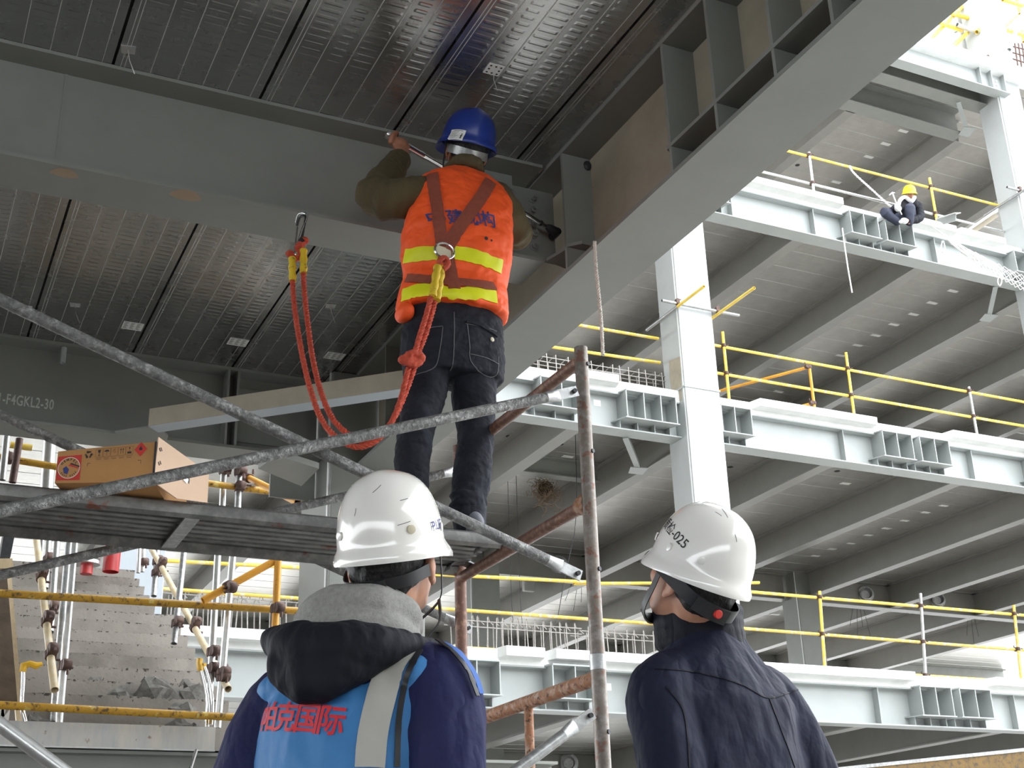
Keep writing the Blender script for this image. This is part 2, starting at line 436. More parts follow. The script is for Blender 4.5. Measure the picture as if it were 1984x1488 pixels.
# ---- edge girder of the near bay (along y), left face with bracket boxes
gd = thing('edge_girder', (2.57, 2, 3.62), 'long grey steel girder crossing overhead from the top edge down behind the orange vest worker', 'beam')
MB().box(2.42, 2.72, -4, 7.1, 3.62, 3.64).build('bottom_flange', M['steel'], gd)
MB().box(2.42, 2.72, -4, 7.1, 4.215, 4.235).build('top_flange', M['steel'], gd)
MB().box(2.564, 2.576, -4, 7.1, 3.64, 4.215).build('web', M['steel_tan'], gd)
ST = [4.36, 3.51, 3.205, 2.86, 2.56, 2.3, 2.0]
for y in ST + [5.9, 6.25, 6.6]:
    s = MB().box(2.421, 2.564, y - .008, y + .008, 3.64, 4.215)
    s.build('stiffener', M['steel'], gd)
sh = MB().prism([(2.42, 3.53, 3.745), (2.42, 1.9, 3.745), (2.564, 1.9, 3.745), (2.564, 3.62, 3.745)], (0, 0, .016))
sh.build('shelf_plate', M['steel'], gd)
MB().prism([(2.42, 4.352, 3.742), (2.47, 4.30, 3.742), (2.564, 4.30, 3.742), (2.564, 4.352, 3.742)], (0, 0, .016)).prism([(2.43, 4.368, 3.742), (2.564, 4.368, 3.742), (2.564, 4.55, 3.742), (2.40, 4.50, 3.742)], (0, 0, .016)).build('shelf_plate', M['steel'], gd)
MB().ball((2.548, 4.35, 4.18), .02, .012, .025).build('weld_notch', M['dark'], gd)

# ---- cross beam worked on by the man in the orange vest
ba = thing('cross_beam', (-3, 4.62, 3.735), 'dark grey steel cross beam the orange vest worker faces, two hooks on its flange', 'beam')
MB().box(-9, 2.39, 4.5, 4.74, 3.735, 3.751).build('bottom_flange', M['steel'], ba)
MB().box(-9, 2.40, 4.5, 4.74, 4.219, 4.235).build('top_flange', M['steel'], ba)
MB().box(-9, 2.30, 4.615, 4.626, 3.751, 4.219).build('web', M['steel'], ba)
MB().box(.335, .345, 4.612, 4.6155, 3.751, 4.219).build('weld_seam', M['steel'], ba)
pl = MB().box(2.14, 2.50, 4.60, 4.614, 3.80, 4.16).build('splice_plate', M['steel'], ba)
for i, xx in enumerate((2.20, 2.27, 2.39)):
    for k in range(5):
        b = MB().lathe((xx, 4.60, 3.86 + k * .062 + (.012 if i % 2 else 0)), (0, -1, 0), [(.021, 0), (.021, .006), (.0165, .007), (.0165, .022), (.009, .023), (.009, .040)], 6)
        b.build('bolt', M['steel'], ba, True)
for (px, py, w) in ((125, 335, .05), (360, 378, .06)):
    c = at(px, py, 'z', 3.7345)
    MB().add([c + V((math.cos(a) * w * (1 + .2 * math.sin(3 * a)), math.sin(a) * w * .7, 0)) for a in (2 * PI * k / 12 for k in range(12))], [list(range(12))]).build('primer_patch', basic('tan_primer_patch', (.33, .24, .16), .6, 0, .1), ba)

# ---- second cross beam with stencilled text
bb = thing('cross_beam', (-3, 7.4, 3.716), 'dark grey steel cross beam with the white stencilled code behind the cardboard box', 'beam')
MB().box(-9, 2.26, 7.28, 7.53, 3.716, 3.734).build('bottom_flange', M['steel'], bb)
MB().box(-9, 2.26, 7.28, 7.53, 4.217, 4.235).build('top_flange', M['steel'], bb)
MB().box(-9, 2.26, 7.399, 7.411, 3.734, 4.217).build('web', M['steel'], bb)
for xx in (1.66, 1.72): MB().box(xx, xx + .014, 7.285, 7.399, 3.734, 4.217).build('stiffener', M['steel'], bb)
MB().box(1.75, 2.2, 7.387, 7.399, 3.80, 4.15).build('splice_plate', M['steel'], bb)
a0, a1 = at(0, 772, 'y', 7.395), at(108, 786, 'y', 7.395)
lettering('stencil_code', '1-F4GKL2-30', .088, ((a0.x + a1.x) / 2 - .012, 7.398, (a0.z + a1.z) / 2), (1, 0, 0), (0, 0, 1), M['stencil'], bb, .0012, 1.06, .001, .60)
# flared seat plate where it meets the column
MB().prism([at(500, 908, 'z', 3.46), at(536, 882, 'z', 3.46), at(618, 908, 'z', 3.46), at(584, 942, 'z', 3.46)], (0, 0, .035)).build('seat_plate', M['steel'], bb)
MB().box(1.98, 2.26, 7.40, 7.42, 3.48, 3.72).build('seat_web', M['steel'], bb)

def hollow(m, x0, x1, y0, y1, z0, z1): return m.box(x0, x1, y0, y1, z0, z1)
def column(xc, yc, z1, label, mat='column', w=.62, d=.58, z0=.1, rims=()):
    t = thing('steel_column', (xc, yc, z0), label, 'column')
    MB().box(xc - w / 2, xc + w / 2, yc - d / 2, yc + d / 2, z0, z1).build('shaft', M[mat], t, bevel=.006)
    for zz in rims:
        MB().box(xc - w / 2 - .012, xc + w / 2 + .012, yc - d / 2 - .012, yc + d / 2 + .012, zz, zz + .03).build('weld_collar', M['steel_l'], t)
    for sx in (-1, 1):
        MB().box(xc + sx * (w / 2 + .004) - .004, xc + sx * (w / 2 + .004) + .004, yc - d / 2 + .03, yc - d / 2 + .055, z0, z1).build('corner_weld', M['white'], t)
    return t
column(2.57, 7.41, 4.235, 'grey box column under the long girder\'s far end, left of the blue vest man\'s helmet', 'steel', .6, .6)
column(10.905, 15.80, 21, 'tall white-lit square column in the middle with tubes clamped round it', 'column', .63, .56, rims=(8.62,))
column(19.10, 15.80, 21, 'tall pale column at the right edge behind the crouching worker', 'column', .62, .56)
column(2.60, 15.80, 9.0, 'pale blue-grey column behind the concrete stair', 'bluegrey', .62, .56)
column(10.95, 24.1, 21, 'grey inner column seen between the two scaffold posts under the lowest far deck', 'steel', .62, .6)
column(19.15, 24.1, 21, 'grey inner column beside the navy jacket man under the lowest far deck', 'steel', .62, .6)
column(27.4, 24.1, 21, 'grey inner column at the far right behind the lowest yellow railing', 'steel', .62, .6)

# angle knee brace between the stencilled beam and the girder
kb = thing('knee_brace', (1.6, 6.3, 3.66), 'tan angle-iron brace from the stencilled beam to the long girder behind the red rope', 'brace')
p0, p1 = at(290, 826, 'z', 3.63), at(790, 752, 'z', 3.63)
d = (p1 - p0).normalized(); nrm = V((-d.y, d.x, 0))
MB().obox((p0 + p1) / 2 + nrm * .04, (p1 - p0) / 2, nrm * .05, (0, 0, .005)).build('horizontal_leg', M['bluegrey'], kb)  # cool light on the underside is put into this leg's colour
MB().obox((p0 + p1) / 2 - nrm * .01 + V((0, 0, .048)), (p1 - p0) / 2, nrm * .005, (0, 0, .05)).build('vertical_leg', M['steel_tan'], kb)  # same iron; warm light on the upright face is put into its colour
g = MB().prism([at(222, 838, 'z', 3.705), at(303, 826, 'z', 3.705), at(326, 845, 'z', 3.705), at(322, 858, 'z', 3.705), at(240, 856, 'z', 3.705)], (0, 0, .01))
tag(g.build('gusset_plate', M['steel']), 'small grey gusset plate where the tan brace bolts to the stencilled beam', 'plate')

# ================================================================== far building
FAR = {4: 'lowest', 3: 'middle', 2: 'upper'}
for k, L in enumerate((4, 3, 2)):
    z = ZD[L]
    m = MB()
    y = 15.99
    x0 = -12 if L != 4 else 2.95
    while y < 33:
        m.box(x0, 34, y + .012, y + .593, z, z + .02); y += .6
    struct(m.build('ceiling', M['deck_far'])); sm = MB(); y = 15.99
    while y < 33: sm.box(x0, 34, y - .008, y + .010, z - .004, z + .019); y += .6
    struct(sm.build('trim_%d' % (L + 6), M['galv_l']))
    struct(MB().box(x0, 34, 15.86, 33, z + .021, z + .22).build('floor', M['slab']))
m = MB(); y = 15.99
while y < 33: m.box(9.6, 34, y + .012, y + .593, ZD[1], ZD[1] + .02); y += .6
struct(m.build('ceiling', M['deck_far'])); sm = MB(); y = 15.99
while y < 33: sm.box(9.6, 34, y - .008, y + .010, ZD[1] - .004, ZD[1] + .019); y += .6
struct(sm.build('trim_5', M['galv_l']))
struct(MB().box(9.6, 34, 15.5, 33, ZD[1] + .021, ZD[1] + .22).build('floor', M['slab']))

def edge_plates(m, x, z):
    m.box(x - .008, x + .008, 15.56, 15.845, z - .425, z)
def bracket_group(root, xs, z, part='bracket_box'):
    """a run of bracket cells welded to the outer face of an edge beam"""
    a, b = xs[0], xs[-1]
    t = MB().prism([(a - .10, 15.845, z), (a, 15.545, z), (b, 15.545, z), (b + .06, 15.845, z)], (0, 0, .022)).build(part, M['steel_l'], root)
    MB().prism([(a - .13, 15.845, z - .44), (a - .03, 15.545, z - .44), (b + .04, 15.545, z - .44), (b - .06, 15.845, z - .44)], (0, 0, .018)).build('shelf', M['steel_l'], t)
    for x in xs:
        MB().box(x - .008, x + .008, 15.55, 15.845, z - .422, z).build('divider', M['steel_l'], t)
    for i, x in enumerate(xs):
        MB().box(x - .05 - .006, x - .05 + .006, 15.70, 15.845, z - .56, z - .44).build('lower_divider', M['steel_l'], t)
    return t
def edge_beam(L, x0, x1, groups, stiff, label):
    z = ZD[L]
    t = thing('edge_beam', ((x0 + x1) / 2, 15.85, z - .58), label, 'beam')
    MB().box(x0, x1, 15.7, 16.0, z - .58, z - .56).build('bottom_flange', M['steel_l'], t)
    MB().box(x0, x1, 15.7, 16.0, z - .02, z).build('top_flange', M['steel_l'], t)
    MB().box(x0, x1, 15.845, 15.857, z - .56, z - .02).build('web', M['steel_l'], t)
    for g in groups: bracket_group(t, g, z)
    for x in stiff: MB().box(x - .007, x + .007, 15.72, 15.845, z - .56, z - .02).build('stiffener', M['steel_l'], t)
    return t
MIDR = [[14.44, 14.745, 15.06], [15.235, 15.555, 15.87]]
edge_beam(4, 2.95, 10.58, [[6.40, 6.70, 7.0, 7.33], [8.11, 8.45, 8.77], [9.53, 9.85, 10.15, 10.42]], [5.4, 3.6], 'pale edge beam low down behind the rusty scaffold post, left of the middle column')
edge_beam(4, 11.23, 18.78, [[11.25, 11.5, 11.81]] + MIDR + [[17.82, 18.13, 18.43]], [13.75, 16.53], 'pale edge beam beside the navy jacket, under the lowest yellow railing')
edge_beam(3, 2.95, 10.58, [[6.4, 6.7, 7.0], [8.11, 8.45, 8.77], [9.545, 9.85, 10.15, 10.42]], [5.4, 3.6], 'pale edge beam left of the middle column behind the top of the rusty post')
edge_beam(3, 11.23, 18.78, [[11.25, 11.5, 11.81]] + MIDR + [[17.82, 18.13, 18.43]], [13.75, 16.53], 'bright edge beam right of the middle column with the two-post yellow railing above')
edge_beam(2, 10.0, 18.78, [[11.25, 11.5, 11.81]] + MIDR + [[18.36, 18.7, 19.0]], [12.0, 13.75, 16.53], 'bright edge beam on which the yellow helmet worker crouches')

# slab edge curbs between the brackets
def curb(L, x0, x1, label, rough=0, h=.128, end=.06):
    z = ZD[L] + .088
    m = MB().prism([(x0, 15.75, z), (x0 + end, 15.52, z), (x1 - end, 15.52, z), (x1, 15.75, z)], (0, 0, h))
    o = m.build('slab_edge_curb', M['white'])
    tag(o, label, 'curb')
    return o
curb(3, 8.80, 9.48, 'short white slab curb just right of the rusty scaffold post top')
curb(3, 11.93, 14.40, 'long white slab curb right of the middle column under two yellow railing posts')
curb(3, 15.93, 18.6, 'white slab curb below the silver railing post at the right edge')
curb(2, 9.0, 14.36, 'white slab curb coming out from behind the long girder beside the upper railing')
curb(2, 15.92, 17.0, 'short white slab curb under the white net next to the crouching worker')
curb(2, 17.0, 18.22, 'white slab curb below the brown leaning angle iron')
curb(4, 7.36, 8.05, 'broken white slab curb low down behind the rusty scaffold cross tube')
curb(4, 8.10, 10.55, 'white slab edge behind the scaffold post at the foot of the rebar row')
curb(4, 11.2, 14.42, 'white slab edge beside the navy jacket shoulder')
curb(4, 15.95, 18.75, 'white slab edge at the lower right corner of the lowest railing')
curb(4, 2.95, 6.2, 'white slab edge left of the blue vest man, seen past the silver tubes')
for L in (3, 2, 4):
    z = ZD[L]
    o = MB().box(2.95 if L != 2 else 9.0, 18.75, 15.70, 15.90, z + .001, z + .20).build('trim_%d' % L, M['white']); struct(o)

# ribs: floor beams along y
def rib(L, xc, y1, label, y0=16.0, w=.24, group=None):
    z = ZD[L]
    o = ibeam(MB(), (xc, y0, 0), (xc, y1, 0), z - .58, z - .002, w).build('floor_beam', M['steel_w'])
    return tag(o, label, 'beam', group)
names = {13.56: 'first right of the middle column', 16.33: 'second right of the middle column', 19.22: 'on the right edge column', 21.95: 'first past the right edge column',
         24.7: 'second past the right edge column', 10.93: 'on the middle column', 8.86: 'first left of the middle column', 6.1: 'second left of the middle column', 3.6: 'next to the stair side column'}
deckname = {4: 'bottom deck', 3: 'deck over the lowest railing', 2: 'deck over the middle railing', 1: 'topmost deck'}
for L, xs in ((4, (3.6, 6.1, 8.86, 13.56, 16.33, 19.22)), (3, (3.6, 6.1, 8.86, 10.93, 13.56, 16.33, 19.22, 21.95, 24.7, 27.4)), (2, (8.86, 10.93, 13.56, 16.33, 19.22, 21.95, 24.7)), (1, (10.93, 13.56, 16.33, 19.25, 21.95))):
    for x in xs:
        y0 = 16.0 if x not in (10.93, 19.22, 19.25) else 16.1
        rib(L, x, 33, 'grey floor beam under the %s, %s' % (deckname[L], names.get(x, 'on the right edge column')) , y0 if L > 1 else 17.15) if x != 27.4 else rib(L, x, 33, 'grey floor beam under the deck over the lowest railing, farthest right')
# inner cross beams at the second column row
for L in (3, 2, 4):
    z = ZD[L]
    for a, b, w in ((2.9, 10.6, 'left of the first inner column'), (11.3, 18.8, 'between the two inner columns'), (19.5, 27.0, 'past the second inner column')):
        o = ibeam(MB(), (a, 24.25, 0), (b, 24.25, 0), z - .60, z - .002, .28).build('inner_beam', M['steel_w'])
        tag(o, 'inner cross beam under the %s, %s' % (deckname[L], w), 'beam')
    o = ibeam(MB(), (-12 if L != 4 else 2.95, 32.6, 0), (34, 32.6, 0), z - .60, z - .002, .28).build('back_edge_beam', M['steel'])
    tag(o, 'far back edge beam under the %s' % deckname[L], 'beam')
# inner beam seen above the scaffold cross bar
o = ibeam(MB(), (9.0, 18.75, 0), (10.8, 18.75, 0), ZD[3] - .33, ZD[3] - .002, .2).build('trimmer_beam', M['steel'])
tag(o, 'short dark trimmer beam beside the straw nest', 'beam')

# knee braces under the far edge beams
def kbrace(L, xa, xb, yb, label):
    z = ZD[L] - .56
    t = thing('knee_brace', (xa, 16, z), label, 'brace')
    MB().bar((xa, 16.0, z - .03), (xb, yb, z - .03), .09, .012).build('angle_leg', M['steel_l'], t)
    MB().bar((xa + .04, 16.0, z + .02), (xb + .04, yb, z + .02), .012, .09).build('angle_leg', M['steel_l'], t)
    MB().prism([(xb - .22, yb - .12, z - .045), (xb + .08, yb - .18, z - .045), (xb + .16, yb + .14, z - .045), (xb - .1, yb + .16, z - .045)], (0, 0, .01)).build('gusset', M['steel_l'], t)
kbrace(3, 9.75, 10.72, 17.25, 'pale knee brace under the edge beam just left of the middle column')
kbrace(2, 18.2, 19.1, 17.1, 'pale knee brace under the upper beam near the right edge column')
kbrace(1, 18.15, 19.1, 16.75, 'pale knee brace under the topmost beams next to the right edge column')

# topmost level: outer trimmer, edge beam and secondary beam
z1 = 16.2
tb = thing('edge_beam', (16, 15.48, z1), 'brightest beam at the top right below the roof scaffold', 'beam')
MB().box(9.6, 18.95, 15.36, 15.6, z1, z1 + .02).build('bottom_flange', M['steel_l'], tb)
MB().box(9.6, 18.95, 15.475, 15.487, z1 + .02, z1 + .44).build('web', M['steel_l'], tb)
MB().box(9.6, 21, 15.28, 15.6, z1 + .44, z1 + .70).build('top_plate', M['white'], tb)
for x in (18.2, 18.5, 18.85): MB().box(x - .008, x + .008, 15.365, 15.475, z1 + .02, z1 + .44).build('stiffener', M['steel_l'], tb)
for i in range(3):
    for k in range(2): MB().lathe((18.62 + k * .09, 15.475, z1 + .12 + i * .09), (0, -1, 0), [(.022, 0), (.022, .03)], 6).build('bolt', M['white'], tb)
o = ibeam(MB(), (9.6, 16.0, 0), (18.95, 16.0, 0), z1, ZD[1] - .002, .31).build('edge_beam', M['steel']); tag(o, 'dark web beam second from the top with a pale lower flange', 'beam')
o = ibeam(MB(), (9.6, 17.0, 0), (19.1, 17.0, 0), z1, ZD[1] - .002, .34).build('secondary_beam', M['steel']); tag(o, 'third beam from the top, ending at the topmost floor beam by the right column', 'beam')

for o in list(bpy.data.objects):
    if o.name == 'steel_column.001':
        pts = [at(1296, 700, 'x', 10.5895), at(1318, 690, 'x', 10.5895), at(1322, 775, 'x', 10.5895), at(1306, 784, 'x', 10.5895), at(1298, 740, 'x', 10.5895)]
        MB().add(pts, [list(range(5))]).build('stain', M['steel_tan'], o)
# ================================================================== railings of tube and coupler
R48 = .0245
def coupler(t, c, a, b, r=.036):
    """double coupler: two clamps round crossing tubes with bolts"""
    c, a, b = V(c), V(a).normalized(), V(b).normalized(); n = a.cross(b).normalized()
    m = MB().lathe(c - a * .028, a, [(r, 0), (r + .004, .01), (r + .004, .046), (r, .056)], 10)
    m.lathe(c + n * .05 - b * .028, b, [(r, 0), (r + .004, .01), (r + .004, .046), (r, .056)], 10)
    m.obox(c + n * .025, a * .03, b * .03, n * .02)
    for s in (1,): m.tube([c + b * .035 - n * .03, c + b * .07 - n * .03], .009, 6).tube([c + a * .035 + n * .08, c + a * .07 + n * .08], .009, 6)
    return m.build('coupler', M['coupler'], t, True)
def railing(name, label, rails, posts, couple=True, y=16.0, r=R48):
    """rails: (p,q,mat) posts: (p,q,mat)"""
    base = V(posts[0][0] if posts else rails[0][0])
    t = thing(name, base, label, 'railing')
    for p, q, mt in rails: MB().pipe(p, q, r).build('rail_tube', M[mt], t, True)
    for p, q, mt in posts:
        o = MB().pipe(p, q, r).build('post_tube', M[mt], t, True)
        if couple:
            for a, b, _ in rails:
                a, b, p_, q_ = V(a), V(b), V(p), V(q)
                if abs(b.x - a.x) < .2: continue
                k = (p_.x - a.x) / (b.x - a.x)
                if 0 < k < 1:
                    z = a.z + (b.z - a.z) * k
                    if min(p_.z, q_.z) < z < max(p_.z, q_.z): coupler(t, (p_.x + (q_.x - p_.x) * (z - p_.z) / (q_.z - p_.z), p_.y, z), (0, 0, 1), (1, 0, 0), r + .01)
    return t
railing('guard_railing', 'yellow tube railing on the middle far deck right of the white column',
        [((11.2, 16.05, 9.71), (20.5, 16.05, 9.69), 'yellow_b'), ((11.2, 16.05, 9.215), (20.5, 16.05, 9.20), 'yellow_b')],
        [((11.745, 16, 8.62), (11.75, 16, 9.955), 'yellow_b'), ((14.29, 16, 8.62), (14.30, 16, 10.0), 'yellow_b'), ((17.04, 16, 8.62), (17.045, 16, 9.77), 'galv_l'), ((19.9, 16, 8.62), (19.9, 16, 9.9), 'yellow_b')])
railing('guard_railing', 'pair of yellow rail tubes left of the white column above the rebar row',
        [((5.5, 16.05, 9.60), (10.52, 16.05, 9.645), 'yellow_b'), ((5.5, 16.05, 9.10), (10.52, 16.05, 9.225), 'yellow_b')], [((5.6, 16, 8.62), (5.6, 16, 9.8), 'yellow_b')])
railing('guard_railing', 'upper tube railing behind the crouching worker in the yellow helmet',
        [((9.5, 16.05, 13.93), (18.85, 16.05, 13.95), 'yellow_b'), ((9.5, 16.05, 13.33), (12.9, 16.05, 13.345), 'yellow_b'), ((12.9, 16.05, 13.345), (18.78, 16.05, 13.36), 'galv_l')],
        [((14.07, 16, 12.82), (14.09, 16, 13.99), 'galv_l'), ((16.98, 16, 12.82), (16.985, 16, 14.13), 'yellow_b')])
railing('guard_railing', 'lowest three-bar yellow railing beside the navy jacket man',
        [((10.9, 16.05, 5.62), (20.5, 16.05, 5.66), 'yellow_b'), ((10.9, 16.05, 5.05), (20.5, 16.05, 5.045), 'yellow'), ((10.9, 16.05, 4.52), (20.5, 16.05, 4.50), 'yellow')],
        [((13.02, 16, 4.44), (13.1, 16, 5.72), 'yellow_b'), ((15.0, 16, 4.44), (15.16, 16, 5.84), 'galv_l'), ((17.05, 16, 4.44), (17.19, 16, 5.79), 'yellow')])
railing('guard_railing', 'lowest yellow railing between the scaffold posts left of the navy jacket man',
        [((2.9, 16.05, 5.34), (9.0, 16.05, 5.55), 'yellow_b'), ((2.9, 16.05, 4.99), (10.6, 16.05, 5.02), 'yellow'), ((2.9, 16.05, 4.49), (10.6, 16.05, 4.50), 'yellow')],
        [((6.3, 16, 4.44), (6.3, 16, 5.7), 'yellow')])
tag(MB().pipe((8.8, 16.12, 5.53), (12.05, 16.12, 5.80), R48).build('scaffold_tube', M['yellow_b'], None, True), 'loose yellow tube whose end sticks out right of the navy jacket man\'s helmet', 'tube')

# tubes clamped round the middle column and the edge column
def collar(xc, yc, z, x0, x1, ya, label, ends=('galv_l', 'yellow_b')):
    t = thing('column_clamp', (xc, yc, z), label, 'clamp')
    MB().pipe((x0, ya, z), (x1, ya, z), R48).build('front_tube', M['galv'], t, True)
    MB().pipe((xc - .37, ya - .75, z - .05), (xc - .37, ya, z - .05), R48).build('side_tube_tip', M[ends[1]], t, True)
    MB().pipe((xc - .37, ya, z - .05), (xc - .37, ya + .95, z - .05), R48).build('side_tube', M['galv'], t, True)
    MB().pipe((xc + .38, ya - 1.0, z - .05), (xc + .38, ya + .9, z - .05), R48).build('side_tube', M[ends[1]], t, True)
    for x in (xc - .37, xc + .38): coupler(t, (x, ya, z), (1, 0, 0), (0, 1, 0), .033)
collar(10.905, 15.8, 10.0, 10.25, 11.7, 15.45, 'tube clamp with two yellow stub ends round the tall white middle column')
collar(19.10, 15.8, 13.95, 18.4, 20.3, 15.45, 'grey tube clamp round the right edge column level with the crouching worker', ('galv', 'galv'))

# ochre corner railing standing back on the middle deck
t = thing('corner_railing', (14.4, 18, 8.64), 'ochre corner railing standing back on the middle deck behind the yellow railing', 'railing')
c = at(1578, 790, 'z', 8.64); top = at(1578, 715, 'y', c.y)
MB().pipe(c, (c.x, c.y, top.z), R48).build('post_tube', M['orange'], t, True)
for zz in (9.36, 8.72):
    MB().pipe((c.x, c.y, zz), (c.x - 1.9, c.y + 3.4, zz), R48).build('rail_tube', M['orange'], t, True)
    coupler(t, (c.x, c.y, zz), (0, 0, 1), (0, 1, 0), .034)

# ------------------------------------------------------------------ rebar standing on the slab edges
def rebar_row(label, x0, x1, z0, z1, n, y=16.05, depth=.35, hook=True):
    t = thing('rebar_cage', ((x0 + x1) / 2, y, z0), label, 'rebar')
    for i in range(n):
        x = x0 + (x1 - x0) * i / (n - 1) + random.uniform(-.02, .02); dx = random.uniform(-.03, .03)
        m = MB()
        a, b = V((x, y, z0)), V((x + dx, y, z1)); c2 = V((x + dx + .02, y + depth, z1)); d2 = V((x + .02, y + depth, z0))
        if hook: m.tube([a, b, b + V((.02, .03, .02)), b + V((.06, .07, -.04))], .008, 6)
        else: m.tube([a, b, c2, d2], .008, 6)
        m.build('stirrup', M['rebar'], t, True)
        if hook: MB().tube([d2, c2, c2 + V((.02, -.03, .02)), c2 + V((.06, -.07, -.04))], .008, 6).build('stirrup', M['rebar'], t, True)
    for yy, zz in ((y, z1 - .06), (y + depth, z1 - .06), (y, z1 - .14)):
        MB().tube([(x0 - .1, yy, zz), (x1 + .1, yy, zz)], .008, 6).build('long_bar', M['rebar'], t, True)
random.seed(4)
rebar_row('row of upright rebar hoops on the middle deck left of the white column', 8.35, 10.55, 8.6, 9.05, 15, 16.05, .3, False)
rebar_row('hooked rebar row on the lowest deck between the two rusty posts', 7.0, 8.75, 4.4, 4.93, 15)
rebar_row('hooked rebar row on the lowest deck between the near post and the navy jacket man', 8.95, 10.5, 4.4, 4.90, 11)
rebar_row('hooked rebar row on the lowest deck left of the blue vest man', 3.1, 5.6, 4.4, 5.0, 16)

# ------------------------------------------------------------------ little things on the far decks
tk = 0
for L, pts in ((2, [(1320, 718), (1225, 792), (1135, 862), (950, 1000), (870, 1068)]), ):
    pass
def sticker(px, py, z, label, w=.26, h=.10, grp=None, mat='paper'):
    c = at(px, py, 'z', z - .004)
    o = MB().box(c.x - w / 2, c.x + w / 2, c.y - h / 2, c.y + h / 2, z - .006, z - .001).build('deck_label', M[mat])
    tag(o, label, 'label', grp)
S = .3528
G = 'white labels on the far deck sheets'
for L, lab, pts in ((1, 'white label stuck on the topmost far deck sheets', [(1750, 254), (1716, 279), (1683, 304), (1620, 353), (1590, 376)]),
               (2, 'white label stuck on the deck sheets above the middle railing', [(1846, 564), (1806, 587), (1770, 609), (1732, 629), (1697, 650), (1662, 669), (1629, 689), (1508, 759), (1484, 776)]),
               (3, 'white label stuck on the deck sheets above the lowest railing', [(1638, 937), (1655, 981), (1828, 980), (1793, 993), (1753, 1009), (1717, 1024), (1682, 1037), (1648, 1053), (1612, 1064), (1580, 1077), (1083, 901), (1100, 885)])):
    for p in pts: sticker(p[0], p[1], ZD[L], lab, .24 if L != 3 else .2, .09, lab)
for i, (px, py, L, w) in enumerate(((1545, 320, 1, 'of the topmost deck just above the upper railing'), (1415, 905, 3, 'of the deck just right of the middle column foot'), (1622, 913, 3, 'of the deck under the right bracket boxes'), (986, 845, 3, 'of the deck beside the orange vest worker\'s right knee'), (1086, 861, 3, 'of the deck left of the rusty post'))):
    c = at(px, py, 'z', ZD[L] - .002)
    o = MB().lathe((c.x, c.y, ZD[L]), (0, 0, -1), [(.05, -.001), (.055, .003), (.04, .004)], 10).build('deck_hole', M['dark']); tag(o, 'dark round hole in the sheets ' + w, 'hole')
# labels, wires and plates under the near deck
zc = 4.236
for px, py, nm, a in ((40, 598, 'white barcode label on the deck at the left picture edge', 0), (257, 632, 'white barcode label on the deck above the cardboard box', 0), (461, 663, 'white barcode label on the deck left of the red rope', 0), (648, 690, 'white barcode label on the deck just right of the red rope', 0)):
    c = at(px, py, 'z', zc - .001)
    t = MB().box(c.x - .056, c.x + .056, c.y - .05, c.y + .05, zc - .0022, zc - .0004).build('deck_label', M['paper']); tag(t, nm, 'label')
    m = MB()
    for k in range(3):
        for j in range(7): m.box(c.x - .048 + k * .034, c.x - .048 + k * .034 + .022 - .004 * (j % 3), c.y - .042 + j * .012, c.y - .042 + j * .012 + .004, zc - .0026, zc - .0021)
    m.build('print', M['ink'], t)
c = at(957, 135, 'z', zc - .004)
t = MB().box(c.x - .034, c.x + .034, c.y - .034, c.y + .034, zc - .005, zc - .001).build('anchor_plate', M['paper']); tag(t, 'small white perforated plate with a hanging wire on the deck above the blue helmet', 'plate')
m = MB()
for i in range(3):
    for j in range(3):
        if (i, j) != (1, 1): m.lathe((c.x - .022 + i * .022, c.y - .022 + j * .022, zc - .0052), (0, 0, -1), [(.005, 0), (.005, .0006)], 8)
m.build('hole', M['dark'], t)
MB().tube([(c.x, c.y, zc - .005), (c.x, c.y + .005, zc - .05), (c.x + .012, c.y, zc - .10)], .0018, 5).build('wire', M['galv_l'], t, True)
for px, py, nm in ((640, 592, 'hanging wire with a scrap of tag on the deck right of the hooks'), (248, 95, 'grey scrap with a bent wire on the deck at the upper left'), (145, 590, 'small bent wire hanging from the deck above the long brace tube')):
    c = at(px, py, 'z', zc)
    t = MB().prism([(c.x - .03, c.y - .02, zc - .004), (c.x + .025, c.y - .03, zc - .004), (c.x + .03, c.y + .02, zc - .004), (c.x - .02, c.y + .03, zc - .004)], (0, 0, .003)).build('tag_scrap', M['plate']); tag(t, nm, 'scrap')
    MB().tube([(c.x, c.y, zc - .003), (c.x + .01, c.y, zc - .05), (c.x + .035, c.y + .01, zc - .10)], .0018, 5).build('wire', M['galv_l'], t, True)
c = at(125, 668, 'z', zc); 
tag(MB().pipe((c.x, c.y, 4.235), (c.x, c.y, 4.12), .016, .003, 10).build('pipe_stub', M['steel_l']), 'short grey pipe stub pointing down beside the stencilled beam', 'pipe')
# stone dust crumbs along the flange of the near cross beam are part of the sheet finish

# ------------------------------------------------------------------ hanging ropes and wires
def twist(pts, r, strands=3, pitch=.05, n=6, step=.008):
    """laid rope: strands wound round a smooth path"""
    P = smooth_path(pts, step); m = MB(); L = 0; arc = [0]
    for a, b in zip(P, P[1:]): L += (b - a).length; arc.append(L)
    fr = frames(P)
    for k in range(strands):
        q = [p + (u * math.cos(2 * PI * (s / pitch + k / strands)) + w * math.sin(2 * PI * (s / pitch + k / strands))) * r * .52 for p, (u, w), s in zip(P, fr, arc)]
        m.tube(q, r * .56, n)
    return m
def smooth_path(pts, step):
    pts = [V(p) for p in pts]; out = []
    for i in range(len(pts) - 1):
        p0, p1, p2, p3 = pts[max(i - 1, 0)], pts[i], pts[i + 1], pts[min(i + 2, len(pts) - 1)]
        n = max(2, int((p2 - p1).length / step))
        for k in range(n):
            s = k / n
            out.append(.5 * ((2 * p1) + (p2 - p0) * s + (2 * p0 - 5 * p1 + 4 * p2 - p3) * s * s + (3 * p1 - p0 - 3 * p2 + p3) * s ** 3))
    return out + [pts[-1]]
